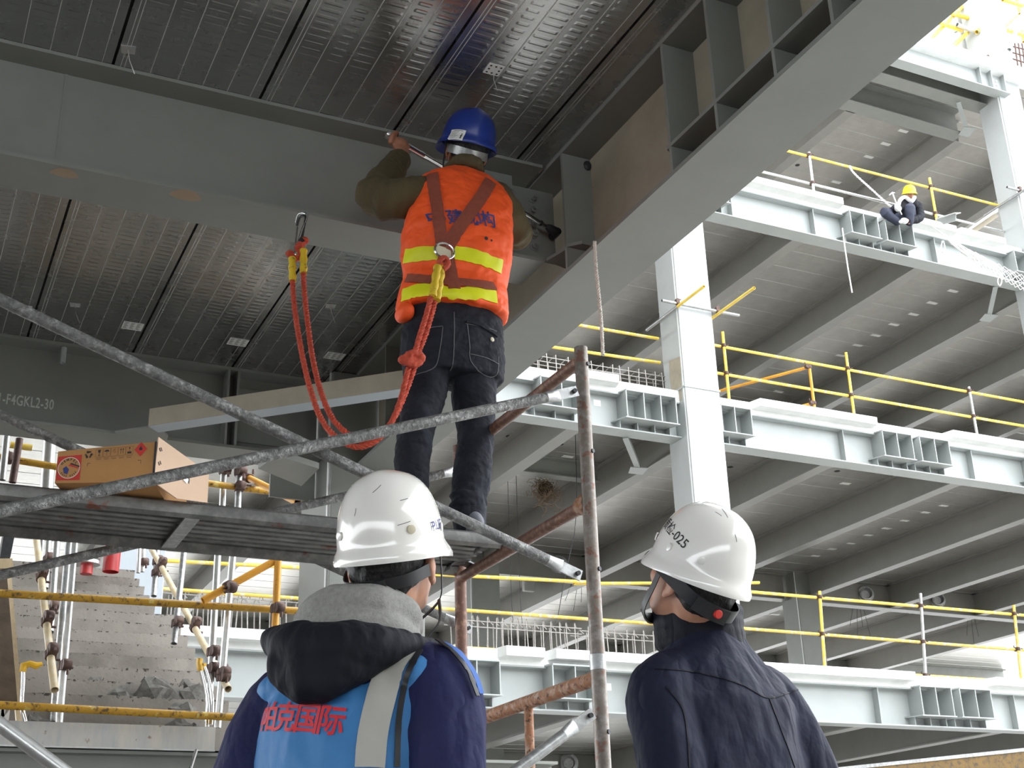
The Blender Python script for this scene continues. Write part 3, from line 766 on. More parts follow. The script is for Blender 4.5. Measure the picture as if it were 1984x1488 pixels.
def frames(P):
    u = (P[1] - P[0]).normalized().orthogonal(); fr = []
    for i in range(len(P)):
        t = (P[min(i + 1, len(P) - 1)] - P[max(i - 1, 0)]).normalized()
        u = (u - t * u.dot(t)).normalized(); fr.append((u, t.cross(u)))
    return fr
a = at(1152, 470, 'z', 3.62)
hp = [at(px, py, 'y', a.y) for px, py in ((1152, 468), (1155, 520), (1161, 580), (1166, 640), (1168, 688))]
t = twist(hp, .008, 3, .035).build('hanging_rope', M['rope_w'], None, True); tag(t, 'short white rope hanging from the edge of the long girder', 'rope')
b0 = at(1632, 442, 'y', 15.54)
tag(MB().tube([b0] + [at(px, py, 'y', 15.54) for px, py in ((1637, 480), (1643, 520), (1651, 567))], .014, 6).build('hanging_rope', M['net'], None, True), 'long thin white cord hanging from the bracket boxes below the crouching worker', 'rope')
tag(MB().tube([(at(1121, 960, 'y', 17.5).x, 17.5, ZD[3])] + [at(px, py, 'y', 17.5) for px, py in ((1118, 985), (1112, 1040), (1096, 1110), (1080, 1200), (1052, 1250))], .006, 5).build('hanging_wire', M['dark'], None, True), 'thin dark wire hanging from the deck beside the near scaffold post', 'wire')
for i, (xa, xb, nm) in enumerate(((988, 996, 'thin dark wire hanging between the two scaffold posts, nearest the left one'), (1005, 1014, 'thin dark wire hanging between the two scaffold posts, second from the left one'))):
    tag(MB().tube([(at(xa, 1075, 'y', 19).x, 19, ZD[3]), at(xa, 1075, 'y', 19), at(xa + 3, 1160, 'y', 19), at(xb, 1240, 'y', 19)], .005, 5).build('hanging_wire', M['dark'], None, True), nm, 'wire')
for px, py, L, n, nm in ((1130, 1140, 3, 5, 'bunch of hanging wires left of the near scaffold post by the lowest railing'), (1663, 1195, 3, 4, 'bunch of hanging wires on the lowest far deck right of the inner column'), (1880, 1215, 3, 3, 'bunch of hanging wires beside the lowest railing at the right')):
    c = at(px, py - 45, 'z', ZD[3])
    t = thing('wire_bunch', c, nm, 'wire')
    for k in range(n): MB().tube([c + V(((k - n / 2) * .05, 0, 0)), c + V(((k - n / 2) * .20, 0, -.85 - .2 * (k % 2)))], .005, 5).build('wire', M['dark'], t, True)
# white light boxes seen between inner ribs
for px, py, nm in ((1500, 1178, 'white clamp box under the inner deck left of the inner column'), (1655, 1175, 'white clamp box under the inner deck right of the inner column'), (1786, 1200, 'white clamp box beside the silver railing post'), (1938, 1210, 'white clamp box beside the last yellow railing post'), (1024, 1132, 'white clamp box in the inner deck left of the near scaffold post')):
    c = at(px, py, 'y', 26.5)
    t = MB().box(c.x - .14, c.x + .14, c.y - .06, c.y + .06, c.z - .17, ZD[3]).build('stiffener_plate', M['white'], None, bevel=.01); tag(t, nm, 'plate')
for px, py, nm in ((1683, 1150, 'round grey pipe sleeve in the inner beam left of the silver post'), (1822, 1161, 'round grey pipe sleeve in the inner beam right of the silver post'), (1087, 1092, 'round grey pipe sleeve behind the brace tube left of the near scaffold post'), (1107, 1478, 'round grey pipe sleeve near the bottom edge behind the near scaffold post')):
    c = at(px, py, 'y', 24.1)
    t = MB().lathe(c + V((0, .12, 0)), (-.5, -1, 0), [(.20, -.06), (.20, .05), (.16, .055), (.16, .14), (.13, .15), (.10, .02)], 18).build('pipe_sleeve', M['galv'], None, True); tag(t, nm, 'pipe')

# straw nest wedged beside the trimmer beam
random.seed(9)
c = at(1058, 952, 'z', 8.02); t = thing('straw_nest', c, 'tangled straw nest hanging beside the trimmer beam left of the near scaffold post', 'nest')
m = MB()
for k in range(150):
    a = V((random.gauss(0, .11), random.gauss(0, .10), random.gauss(0, .13)))
    q = [c + a]
    for j in range(4): q.append(q[-1] + V((random.gauss(0, .05), random.gauss(0, .05), random.gauss(-.01, .05))))
    m.tube(q, .0045, 4)
m.build('straw', M['nest'], t)
MB().ball(c, .15, .13, .19, 8).build('core', M['nest_d'], t)

# ------------------------------------------------------------------ roof scaffold at the top right
rs = ZD[1] + .24
def rp(px, py, y): return at(px, py, 'y', y)
RT_ = [(1800, 78, 1870, 8, 16.0, 'yellow_b', 'left steep raker'), (1808, 84, 1856, 38, 16.3, 'yellow_b', 'inner steep raker'), (1845, 26, 1905, 44, 15.9, 'yellow_b', 'short level tube'),
       (1815, 42, 1862, 58, 15.9, 'yellow_b', 'lower left level tube'), (1860, 50, 1950, 88, 15.8, 'galv_l', 'grey level tube'), (1846, 90, 1876, 62, 15.9, 'yellow_b', 'small raker'),
       (1905, 45, 1984, 68, 15.7, 'yellow_b', 'middle level tube'), (1895, 60, 1935, 22, 15.7, 'yellow_b', 'crossing raker'), (1918, 18, 1950, -20, 15.7, 'yellow_b', 'upper raker'),
       (1945, 0, 1984, 12, 15.6, 'yellow_b', 'top level tube'), (1957, 92, 1984, 20, 15.5, 'white', 'white upright'), (1970, 0, 1976, 25, 16.2, 'yellow_b', 'top right upright'),
       (1945, 55, 1974, 28, 16.4, 'yellow_b', 'right raker'), (1840, 28, 1852, 60, 16.0, 'white', 'pale upright'), (1980, 62, 1984, 80, 16.0, 'yellow', 'right edge upright'), (1915, 110, 1955, 85, 15.6, 'coupler', 'dark stub'),
       (1915, 42, 1940, 80, 15.6, 'red', 'thin red rod')]
for xa, ya, xb, yb, y, mt, nm in RT_:
    a, b = rp(xa, ya, y), rp(xb, yb, y)
    e = (b - a) * .06
    tag(MB().pipe(a - e, b + e, .045 if 'red' not in mt else .02).build('scaffold_tube', M[mt], None, True), nm + ' of the roof scaffold at the top right corner', 'tube')
o = MB().box(17.6, 19.6, 16.2, 17.0, rs, rs + 3.2).build('roof_column_block', M['white']); tag(o, 'glaring white column block standing on the roof slab at the top right', 'column')
t = thing('rebar_mat', (17.2, 16.4, rs), 'leaning rebar mat on the roof slab beside the white block', 'rebar')
for k in range(13): MB().tube([rp(1806 + k * 5.6, 40 + k * 3.4, 16.4), rp(1824 + k * 5.2, 78 + k * 3.0, 16.4)], .02, 5).build('bar', M['coupler'], t, True)
t = thing('rebar_mat', (20, 16.4, rs), 'rebar mesh on the roof slab at the right picture edge', 'rebar')
for k in range(4): MB().tube([rp(1966 + k * 7, 84, 16.0), rp(1973 + k * 7, 135, 16.0)], .02, 5).build('bar', M['coupler'], t, True)
for k in range(4): MB().tube([rp(1962, 90 + k * 12, 16.0), rp(1990, 97 + k * 13, 16.0)], .02, 5).build('bar', M['coupler'], t, True)

# ------------------------------------------------------------------ white safety net, leaning irons on the upper slab
def netmesh(corners, nu, nv, sag=.12):
    m = MB(); A, B, C_, D = [V(c) for c in corners]
    def P(u, v):
        p = (A * (1 - u) + B * u) * (1 - v) + (D * (1 - u) + C_ * u) * v
        return p + V((0, -.05 * math.sin(PI * u) * math.sin(PI * v) + random.uniform(-.012, .012), -sag * math.sin(PI * u) * .5 + random.uniform(-.012, .012)))
    g = [[P(i / nu, j / nv) for j in range(nv + 1)] for i in range(nu + 1)]
    for i in range(nu):
        for j in range(nv):
            if (i + j) % 2 == 0: m.tube([g[i][j], g[i + 1][j + 1]], .0075, 4, False)
            else: m.tube([g[i + 1][j], g[i][j + 1]], .0075, 4, False)
    return m
t = thing('safety_net', at(1850, 480, 'y', 15.4), 'white safety net draped over the upper slab edge right of the crouching worker', 'net')
yn = 15.38
netmesh([at(1806, 438, 'y', yn), at(1990, 535, 'y', yn), at(1990, 568, 'y', yn), at(1840, 470, 'y', yn)], 32, 7, .18).build('netting', M['net'], t)
netmesh([at(1840, 470, 'y', yn), at(1915, 505, 'y', yn), at(1955, 545, 'y', yn), at(1872, 498, 'y', yn)], 16, 6, .05).build('netting', M['net'], t)
for px, py in ((1826, 475), (1936, 540)): MB().tube(smooth_path([at(px, py - 8, 'y', yn), at(px - 3, py + 6, 'y', yn), at(px + 1, py + 14, 'y', yn), at(px + 5, py + 5, 'y', yn), at(px + 2, py - 8, 'y', yn)], .05), .012, 5).build('loop', M['net'], t, True)
def leaniron(p, q, label, mt):
    p, q = V(p), V(q); t = thing('angle_iron', p, label, 'iron')
    MB().bar(p, q, .015, .13).build('upright_leg', M[mt], t); MB().bar(p + V((0, -.06, .06)), q + V((0, -.06, .06)), .12, .015).build('flat_leg', M['white'], t)
leaniron(at(1815, 432, 'y', 15.8), at(1852, 421, 'y', 15.0), 'pale angle iron sticking out of the upper slab under the yellow post', 'steel_l')
leaniron(at(1872, 455, 'y', 15.7), at(1930, 415, 'y', 15.3), 'brown leaning angle iron on the upper slab before the right column', 'steel_tan')

for px, py, nm in ((1157, 781, 'white paper label on the pale edge beam just right of the rusty post'), (1177, 1331, 'white paper label on the lowest edge beam just right of the near post')):
    c = at(px, py, 'y', 15.844)
    tag(MB().box(c.x - .06, c.x + .06, 15.841, 15.845, c.z - .05, c.z + .05).build('paper_label', M['paper']), nm, 'label')
# ================================================================== scaffold tower
YN = 3.30
XP = at(1126, 690, 'y', YN).x
ZT, ZM, ZL = at(1126, 697, 'y', YN).z, at(1132, 972, 'y', YN).z, at(1152, 1312, 'y', YN).z
YFAR = at(892, 1112, 'x', XP).y
ZTOP = at(1124, 674, 'y', YN).z
ZJ = at(1158, 1268, 'y', YN).z
def holes(m, x, y, zs):
    for z in zs: m.lathe((x + .012, y - .019, z), (.5, -1, 0), [(.007, -.002), (.007, .003)], 8)
def frame_up(x, label):
    t = thing('ladder_scaffold', (x, YN, ZJ), label, 'scaffold')
    MB().pipe((x, YN, ZJ), (x, YN, ZTOP), .0215).build('post', M['post'], t, True)
    MB().pipe((x, YFAR, ZJ), (x, YFAR, ZTOP), .0215).build('post', M['rust'], t, True)
    MB().tube([(x, YN, ZT), (x, YFAR, ZT)], .020, 14).build('top_bar', M['rust'], t, True)
    MB().tube([(x, YN, ZM), (x, YFAR, ZM)], .020, 14).build('middle_bar', M['rust'], t, True)
    for zz in (ZTOP - .06, ZJ + .25, ZJ + .62): m = MB(); holes(m, x, YN, (zz,)); m.build('pin_hole', M['dark'], t)
    MB().lathe((x, YN - .005, ZM + .0), (0, 1, 0), [(.026, .012), (.034, .02), (.030, .05), (.022, .07)], 12).build('weld_bead', M['rust_o'], t, True)
    return t
def frame_low(x, label):
    t = thing('ladder_scaffold', (x, YN, .1), label, 'scaffold')
    MB().pipe((x, YN, .1), (x, YN, ZJ - .002), .0225).build('post', M['post'], t, True)
    MB().pipe((x, YFAR, .1), (x, YFAR, ZJ - .002), .0225).build('post', M['rust'], t, True)
    MB().lathe((x, YN, ZJ - .045), (0, 0, 1), [(.0235, 0), (.0235, .044)], 14).build('joint_sleeve', M['galv'], t, True)
    MB().tube([(x, YN, ZL), (x, YFAR, ZL)], .022, 14).build('top_bar', M['rust_o'], t, True)
    yv = at(1024, 1372, 'x', XP).y
    MB().tube([(x, yv, ZL), (x, yv, .55)], .015, 12).build('inner_post', M['rust_o'], t, True)
    MB().tube([(x, YN, .55), (x, YFAR, .55)], .018, 12).build('bottom_bar', M['rust_o'], t, True)
    holes(MB(), x, YN, ())
    m = MB(); holes(m, x, YN, (ZJ - .22,)); m.build('pin_hole', M['dark'], t)
    return t
frame_up(XP, 'rusty scaffold ladder frame standing in the middle, upper piece beside the orange vest worker')
frame_low(XP, 'lower rusty scaffold frame between the blue vest man and the navy jacket man')
XL = XP - 1.83
frame_up(XL, 'scaffold frame outside the left edge that carries the other end of the plank')
frame_low(XL, 'lower scaffold frame outside the left edge of the picture')

def brace(pa, pb, y, r, mt, label, end=None):
    a, b = at(pa[0], pa[1], 'y', y), at(pb[0], pb[1], 'y', y)
    d = (b - a).normalized(); t = thing('cross_brace', (a + b) / 2, label, 'brace')
    e = b - d * .13
    MB().tube([a, e], r, 14).build('tube', M[mt], t, True)
    n = V((0, 1, 0)); s = d.cross(n)
    m = MB(); m.rings([[e + (s * math.cos(k) * r * (1 + .35 * f) + n * math.sin(k) * r * (1 - .8 * f)) + d * .05 * f for k in (2 * PI * j / 14 for j in range(14))] for f in (0, .4, .75, 1)])
    m.obox(e + d * .080, d * .035, s * r * 1.0, n * .003)
    m.build('flattened_end', M['galv'], t, True)
    MB().lathe(e + d * .10 - n * .015, n, [(.007, 0), (.007, .05)], 8).build('pin', M['dark'], t)
    return t
YB = YN - .035
brace((-60, 552), (1134, 1120), YB, .0165, 'splat', 'long galvanised brace tube falling from the left edge to the near scaffold post')
brace((-60, 1003), (1126, 756), YB - .036, .0165, 'splat', 'long mortar-splattered brace tube rising in front of the cardboard box to the near post')
brace((-60, 776), (920, 1224), YFAR + .035, .0165, 'splat', 'rear brace tube that ends bright and flattened at the rusty rear post')
brace((-60, 1128), (915, 905), YFAR + .07, .0165, 'splat', 'rear brace tube passing under the plank and behind the orange vest worker\'s legs')
brace((-80, 1345), (240, 1580), YB, .0165, 'galv_l', 'pale brace tube cutting the bottom left corner of the picture')
brace((870, 1590), (1156, 1376), YB, .0165, 'galv', 'galvanised brace tube coming up to the near scaffold post at the bottom of the picture')

# ------------------------------------------------------------------ plank
YP0 = at(985, 1046, 'x', XP).y; YP1 = YFAR - .03
ZP = ZM + .022
pk = thing('scaffold_plank', (1, (YP0 + YP1) / 2, ZM), 'dirty corrugated steel scaffold plank on which the orange vest worker stands', 'plank')
ZR = at(640, 1000, 'y', YP0).z
XE = XP - .03
W = YP1 - YP0
prof = []
n = 6
for k in range(n):
    a = YP0 + .05 + (W - .08) * k / n; s = (W - .08) / n
    prof += [(a, ZR - .030), (a + s * .55, ZR - .030), (a + s * .62, ZR - .012), (a + s * .93, ZR - .012)]
prof += [(YP1, ZR - .03)]
top = [(y, ZR - .004) for y, z in reversed(prof)]
m = MB(); poly = [(XL - .1, y, z) for y, z in prof + top]
np_ = len(prof); r0 = poly; r1 = [(XE, y, z) for _, y, z in poly]
N = len(poly)
m.add(r0 + r1, [(i, (i + 1) % N, N + (i + 1) % N, N + i) for i in range(N)] )
m.build('corrugated_deck', M['plank'], pk)
fr = []
for x in (XL - .1, XE):
    fr.append([(x, YP0 + yy, ZR + zz) for yy, zz in ((.045, -.004), (.006, 0), (-.010, -.010), (-.014, -.026), (-.010, -.042), (.004, -.052), (.02, -.046), (.02, -.030), (.045, -.02))])
MB().rings([[V(p) for p in r] for r in fr]).build('front_rail', M['plank'], pk, True)
fr = [[(x, YP1 + yy, ZR + zz) for yy, zz in ((-.03, 0), (.012, 0), (.016, -.05), (-.0, -.055), (-.03, -.03))] for x in (XL - .1, XE)]
MB().rings([[V(p) for p in r] for r in fr]).build('rear_rail', M['plank'], pk)
c0, c1 = at(375, 1003, 'z', ZR - .05), at(328, 1062, 'z', ZR - .05)
MB().bar((c0.x, YP0 + .01, ZR - .047), (c0.x + .0, YP1, ZR - .047), .045, .006).build('cross_strap', M['galv'], pk)
for yy in (YP0 + .06, YP1 - .06):
    m = MB().rings([[V((XE - .06 + .11 * (1 - math.cos(a)) / 1.0 * .5, yy + s, ZM + .0 + .030 * math.sin(a))) + V((0, 0, .005 * q)) for s, q in ((-.03, 0), (.03, 0), (.03, 1), (-.03, 1))] for a in (PI * k / 8 for k in range(9))])
    m.build('hook', M['galv'], pk, True)

# ------------------------------------------------------------------ cardboard box, shoved over the front of the plank
zb = ZR + .002
A = at(106, 936, 'z', zb); B_ = at(297, 934, 'z', zb)
e1 = B_ - A; e1.z = 0
e2 = V((-e1.y, e1.x, 0)).normalized() * .52
KB = e1.length / .435; H = .150 * KB
bx = thing('cardboard_box', A + e1 / 2, 'brown cardboard paint box lying on the plank with red round label and handling marks', 'box')
e1n, e2n = e1.normalized(), e2.normalized(); nrm = -e2n
def bp(u, v, lift=.0012): return A + e1n * u * KB + V((0, 0, v * KB * (1 + .29 * u / .435))) + nrm * lift
L1 = e1.length
m = MB()
cs = [A, A + e1, A + e1 + e2, A + e2]
pts = cs + [c + V((0, 0, H * (1.29 if i in (1, 2) else 1))) for i, c in enumerate(cs)]
m.add(pts, [(0, 3, 2, 1), (4, 5, 6, 7), (0, 1, 5, 4), (2, 3, 7, 6), (3, 0, 4, 7), (1, 2, 6, 5)])
m.build('carton', M['card'], bx)
E0 = A + e1 + nrm * .002
F0 = at(402, 974, 'z', zb); fn = (F0 - E0).cross(V((0, 0, 1))).normalized()
def fp(px, py):
    d = ray(px, py); return EYE + d * ((E0 - EYE).dot(fn) / d.dot(fn))
ef = MB().prism([fp(297, 933), fp(343, 966), fp(402, 974), fp(405, 916), fp(372, 893), fp(308, 847)], -fn * .004)
efo = ef.build('end_flap', M['card_l'], bx)
MB().prism([fp(360, 927) + fn * .001, fp(366, 938) + fn * .001, fp(367, 929) + fn * .001, fp(363, 918) + fn * .001, fp(356, 914) + fn * .001], fn * .0006).build('hand_hole', M['dark'], bx)
MB().prism([fp(346, 921) + fn * .002, fp(361, 937) + fn * .002, fp(364, 930) + fn * .002, fp(357, 916) + fn * .002], fn * .0006).build('foil', M['chrome'], bx)
MB().bar(E0 + nrm * .002, E0 + V((0, 0, H * 1.27)) + nrm * .002, .006, .006, e1n).build('torn_corner', M['ink'], bx)
for px, py in ((308, 868), (311, 867), (306, 895), (309, 893)): MB().prism([fp(px, py) + fn * .001, fp(px + 1.2, py) + fn * .001, fp(px + 3.2, py + 7) + fn * .001, fp(px + 2, py + 7) + fn * .001], fn * .0005).build('tick_mark', M['ink'], bx)
# red square with pale disc and lettering
def quad(name, u0, u1, v0, v1, mt, lift=.0012): return MB().add([bp(u0, v0, lift), bp(u1, v0, lift), bp(u1, v1, lift), bp(u0, v1, lift)], [(0, 1, 2, 3)]).build(name, M[mt], bx)
rl = quad('red_label', .004, .108, .012, .124, 'sticker_r')
def disc(u, v, r, mt, name, lift, par=bx, n=28, ry=None): return MB().add([bp(u + r * math.cos(a), v + (ry or r) * math.sin(a), lift) for a in (2 * PI * k / n for k in range(n))], [list(range(n))]).build(name, M[mt], par)
disc(.056, .068, .049, 'paper', 'disc_rim', .0018); disc(.056, .068, .0465, 'card', 'disc', .0022)
def arc_text(body, u, v, r, a0, a1, size, mt, flip=False):
    for i, ch in enumerate(body):
        a = a0 + (a1 - a0) * i / (len(body) - 1)
        vs, fs = text_mesh(ch, size, .0006)
        q = a - PI / 2 if not flip else a + PI / 2
        MB().add([bp(u + r * math.cos(a) + p.x * math.cos(q) - p.y * math.sin(q), v + r * math.sin(a) + p.x * math.sin(q) + p.y * math.cos(q), .0026) for p in vs], fs).build('letter', M[mt], bx)
arc_text('HEMPEL', .056, .068, .037, 2.55, .62, .015, 'ink')
for k in range(9):
    a = -2.5 + 1.9 * k / 8
    if k != 4: MB().add([bp(.056 + r * math.cos(a + s), .068 + r * math.sin(a + s), .0026) for r, s in ((.034, -.04), (.042, -.04), (.042, .05), (.034, .05))], [(0, 1, 2, 3)]).build('worn_print', M['ink'], bx)
MB().add([bp(*p, .0027) for p in ((.030, .066), (.044, .076), (.058, .060), (.052, .038), (.036, .044))], [(0, 1, 2, 3, 4)]).build('worn_print', M['ink_b'], bx)
MB().add([bp(*p, .0028) for p in ((.060, .084), (.064, .090), (.104, .074), (.101, .068))], [(0, 1, 2, 3)]).build('worn_print', M['ink'], bx)
MB().add([bp(*p, .0029) for p in ((.052, .078), (.060, .084), (.100, .066), (.096, .062))], [(0, 1, 2, 3)]).build('worn_print', M['sticker_r'], bx)
# recycling arrows
for k in range(3):
    a = PI / 2 + k * 2 * PI / 3
    MB().add([bp(.138 + r * math.cos(a + s), .122 + r * math.sin(a + s), .0015) for r, s in ((.010, -.75), (.018, -.75), (.018, .45), (.021, .45), (.013, .95), (.006, .45), (.010, .45))], [(0, 1, 5, 6), (1, 2, 6), (2, 6, 5), (2, 3, 4, 5)]).build('recycling_mark', M['ink'], bx)
# row of handling pictograms
for k in range(5):
    u0 = .168 + k * .0335; v0 = .108
    for (a, b, c_, d_) in ((u0, u0 + .032, v0, v0 + .0008), (u0, u0 + .032, v0 + .033, v0 + .0338), (u0, u0 + .0008, v0, v0 + .0338), (u0 + .0312, u0 + .032, v0, v0 + .0338)): quad('pictogram_frame', a, b, c_, d_, 'ink', .0014)
    cu = u0 + .016; cv = v0 + .017
    if k == 0:
        MB().add([bp(cu + x, cv + y, .0016) for x, y in ((-.006, .013), (.006, .013), (.005, .004), (.001, 0), (.001, -.009), (.006, -.012), (-.006, -.012), (-.001, -.009), (-.001, 0), (-.005, .004))], [list(range(10))]).build('pictogram', M['ink'], bx)
    elif k == 1:
        MB().add([bp(cu + .011 * math.cos(a), cv + .003 + .008 * math.sin(a), .0016) for a in (PI * j / 10 for j in range(11))], [list(range(11))]).build('pictogram', M['ink'], bx)
        quad('pictogram', cu - .0006, cu + .0006, cv - .012, cv + .003, 'ink', .0016)
    elif k == 2:
        for dx, dy, a in ((-.003, .004, .7), (.003, -.001, .9), (.0, .009, .2)): MB().bar(bp(cu + dx - .005 * math.cos(a), cv + dy - .005 * math.sin(a), .0016), bp(cu + dx + .005 * math.cos(a), cv + dy + .005 * math.sin(a), .0016), .0014, .0004).build('pictogram', M['ink'], bx)
    elif k == 3:
        for s in (-1, 1): MB().add([bp(cu + s * .005 + x, cv + y, .0016) for x, y in ((-.001, -.010), (.001, -.010), (.001, .005), (.0035, .005), (0, .013), (-.0035, .005), (-.001, .005))], [list(range(7))]).build('pictogram', M['ink'], bx)
    else:
        quad('pictogram', cu - .009, cu + .009, cv - .012, cv - .004, 'ink', .0016); quad('pictogram', cu - .0006, cu + .0006, cv - .004, cv + .006, 'ink', .0016); disc(cu, cv + .010, .0035, 'ink', 'pictogram', .0016, n=10)
    quad('pictogram_bar', u0 + .006, u0 + .026, v0 - .011, v0 - .0095, 'ink', .0014); quad('pictogram_bar', u0 + .003, u0 + .029, v0 - .0045, v0 - .0035, 'ink', .0014)
MB().add([bp(.368 + x, .126 + y, .0016) for x, y in ((-.028, 0), (0, -.028), (.028, 0), (0, .028))], [(0, 1, 2, 3)]).build('hazard_diamond', M['sticker_r'], bx)
MB().add([bp(.368 + x, .128 + y, .002) for x, y in ((-.006, -.006), (.006, -.006), (.008, .003), (.003, .002), (.001, .012), (-.004, .004), (-.008, .004))], [list(range(7))]).build('hazard_flame', M['ink'], bx)
for u, v, s in ((.136, .083, 1), (.372, .083, -1)):
    quad('corner_mark', min(u, u + s * .014), max(u, u + s * .014), v, v + .0016, 'ink', .0014); quad('corner_mark', u, u + .0016, v - .013, v, 'ink', .0014)
# ================================================================== stair bay at the left
YS = 8.6
ZS = at(200, 1404, 'y', YS).z
xs0, xs1 = at(18, 1395, 'y', YS + .3).x, at(412, 1405, 'y', YS).x + .25
stp = thing('concrete_stair', ((xs0 + xs1) / 2, YS + 1, ZS), 'pale concrete stair rising away behind the ochre tube rails at the left', 'stairs')
RISE = .150; RUN = .30; NS = 14; Y0 = YS + .32
MST = stair_mat('trowelled_stair_concrete', (.265, .243, .218), ZS - .02, RISE)
for k in range(NS):
    y0 = Y0 + k * RUN; z0 = ZS - .02 + k * RISE
    m = MB(); nx = 22
    # a slightly uneven hand-trowelled nosing
    f = []
    for j in range(nx + 1):
        x = xs0 + (xs1 + (.0 if k < 9 else -.12) - xs0) * j / nx
        w = .010 * noise.noise(V((x * 3, k * 2.1, 0)))
        f.append((x, w))
    tl = .028 + .012 * noise.noise(V((k * 3.3, 0, 1))); bot = [(x, y0 + w + tl, z0) for x, w in f]; top = [(x, y0 + w * .6, z0 + RISE + w) for x, w in f]; bk = [(x, y0 + RUN + .03, z0 + RISE + w * .3) for x, w in f]; bb = [(x, y0 + RUN + .03, z0) for x, w in f]
    vs = bot + top + bk + bb; n = nx + 1; fs = []
    for j in range(nx):
        for q in range(4): fs.append((q * n + j, q * n + j + 1, ((q + 1) % 4) * n + j + 1, ((q + 1) % 4) * n + j))
    fs += [(0, n, 2 * n, 3 * n), (n - 1, 4 * n - 1, 3 * n - 1, 2 * n - 1)]
    m.add(vs, fs); m.build('step', MST, stp)
yk = Y0 + NS * RUN; zk = ZS - .02 + NS * RISE
struct(MB().prism([(xs0, YS + .5, ZS - .35), (xs0, Y0 + .02, ZS - .03), (xs0, yk, zk), (xs0, yk, zk - .35)], (xs1 - xs0 - .15, 0, 0)).build('trim_1', M['concrete']))
struct(MB().box(xs0 - 1.5, xs1 - .3, yk, yk + 2.2, zk - .2, zk).build('floor', M['concrete']))
la, lb = at(-60, 1392, 'y', YS), at(417, 1412, 'y', YS)
zb0 = at(200, 1449, 'y', YS).z
t = thing('landing_edge', (0, YS, zb0), 'mortar-stained galvanised edge plate along the stair landing at the lower left', 'plate')
MB().box(la.x, lb.x, YS - .012, YS, zb0, ZS + .005).build('face_plate', M['plate'], t)
MB().box(la.x, lb.x, YS - .03, YS, zb0 - .008, zb0).build('lip', M['galv_l'], t)
struct(MB().box(la.x - .5, xs1 + .1, YS, YS + .45, zb0, ZS - .02).build('floor', M['concrete']))
o = ibeam(MB(), (la.x - 2, YS + .12, 0), (4.5, YS + .12, 0), zb0 - .46, zb0 - .012, .22).build('landing_beam', M['steel']); tag(o, 'dark green-grey landing beam at the bottom left under the stained edge plate', 'beam')

# board and timber at the left of the stair
def P5(px, py, y): return at(px, py, 'y', y)
tag(MB().prism([P5(-60, 1120, 8.9), P5(14, 1120, 8.9), P5(34, 1362, 8.55), P5(-60, 1362, 8.55)], (0, .03, 0)).build('formwork_board', M['board']), 'dark brown formwork board leaning at the left picture edge beside the stair', 'board')
tag(MB().prism([P5(8, 1110, 9.2), P5(22, 1112, 9.2), P5(46, 1398, 8.62), P5(32, 1398, 8.62)], (0, .05, 0)).build('timber_strip', M['timber']), 'pale timber strip standing between the brown board and the stair', 'timber')
tag(MB().prism([P5(-40, 1082, 9.4), P5(24, 1082, 9.4), P5(26, 1101, 9.4), P5(-40, 1101, 9.4)], (0, .3, 0)).build('timber_block', M['timber']), 'pale timber block at the left edge just under the plank', 'timber')
tag(MB().prism([P5(8, 1030, 10.5), P5(30, 1030, 10.5), P5(20, 1080, 10.5), P5(0, 1080, 10.5)], (0, .2, 0)).build('slatted_panel', M['dark']), 'dark slatted panel standing behind the timber block at the left edge', 'panel')

# ------------------------------------------------------------------ tubes in the stair bay
def tube5(a, b, ya, yb, mt, label, r=R48, name='scaffold_tube', cp=()):
    p, q = P5(a[0], a[1], ya), P5(b[0], b[1], yb)
    t = thing(name, p, label, 'tube')
    MB().pipe(p, q, r).build('tube', M[mt], t, True)
    for k in cp:
        c = p + (q - p) * k; coupler(t, c, (q - p), (1, .2, 0) if abs((q - p).normalized().z) > .5 else (0, 0, 1), r + .010)
    return t
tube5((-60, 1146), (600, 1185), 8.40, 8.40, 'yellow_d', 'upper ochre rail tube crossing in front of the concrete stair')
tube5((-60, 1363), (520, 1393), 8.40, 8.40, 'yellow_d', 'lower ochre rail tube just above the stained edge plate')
tube5((541, 1040), (528, 1320), 8.30, 8.30, 'orange', 'upright orange tube left of the blue vest man\'s hood', cp=(.51,))
tube5((545, 1080), (393, 1164), 8.32, 8.32, 'orange', 'slanting orange tube joined to the upright orange tube', cp=(.68,))
tube5((70, 1040), (106, 1337), 9.6, 8.35, 'palewood', 'pale yellow handrail tube with an open end at the left of the stair', cp=(.30, .60, .80))
tube5((286, 1050), (442, 1335), 11.6, 8.5, 'palewood', 'pale yellow handrail tube down the right of the stair', cp=(.22, .66, .93))
tube5((147, 1020), (114, 1402), 8.75, 8.72, 'galv_l', 'long silver prop tube left on the stair, front one of the pair', cp=(.72,))
tube5((136, 1020), (103, 1398), 9.0, 8.9, 'galv', 'silver prop tube behind the front prop at the left of the stair')
tube5((113, 1020), (98, 1225), 10.6, 10.0, 'galv_l', 'silver prop at the left of the stair, standing high up', cp=(.8,))
tube5((96, 1020), (88, 1140), 11.0, 10.8, 'galv_l', 'short silver prop at the top left of the stair', cp=(.55,))
tube5((84, 1020), (78, 1110), 11.6, 11.4, 'galv', 'thin silver prop at the top left of the stair, leftmost', .02)
tube5((425, 1020), (403, 1398), 8.8, 8.72, 'galv_l', 'silver prop tube at the right of the stair, left one of the pair', cp=(.66, .745))
tube5((456, 1020), (421, 1410), 8.6, 8.62, 'galv_l', 'silver prop tube at the right of the stair, right one of the pair', cp=(.74, .76))
tube5((362, 1020), (337, 1247), 10.0, 9.7, 'galv', 'silver prop standing on the middle steps right of centre', cp=(.84,))
tube5((309, 1020), (298, 1155), 11.4, 11.2, 'galv', 'silver prop on the upper steps below the end of the long brace', cp=(.52, .68))
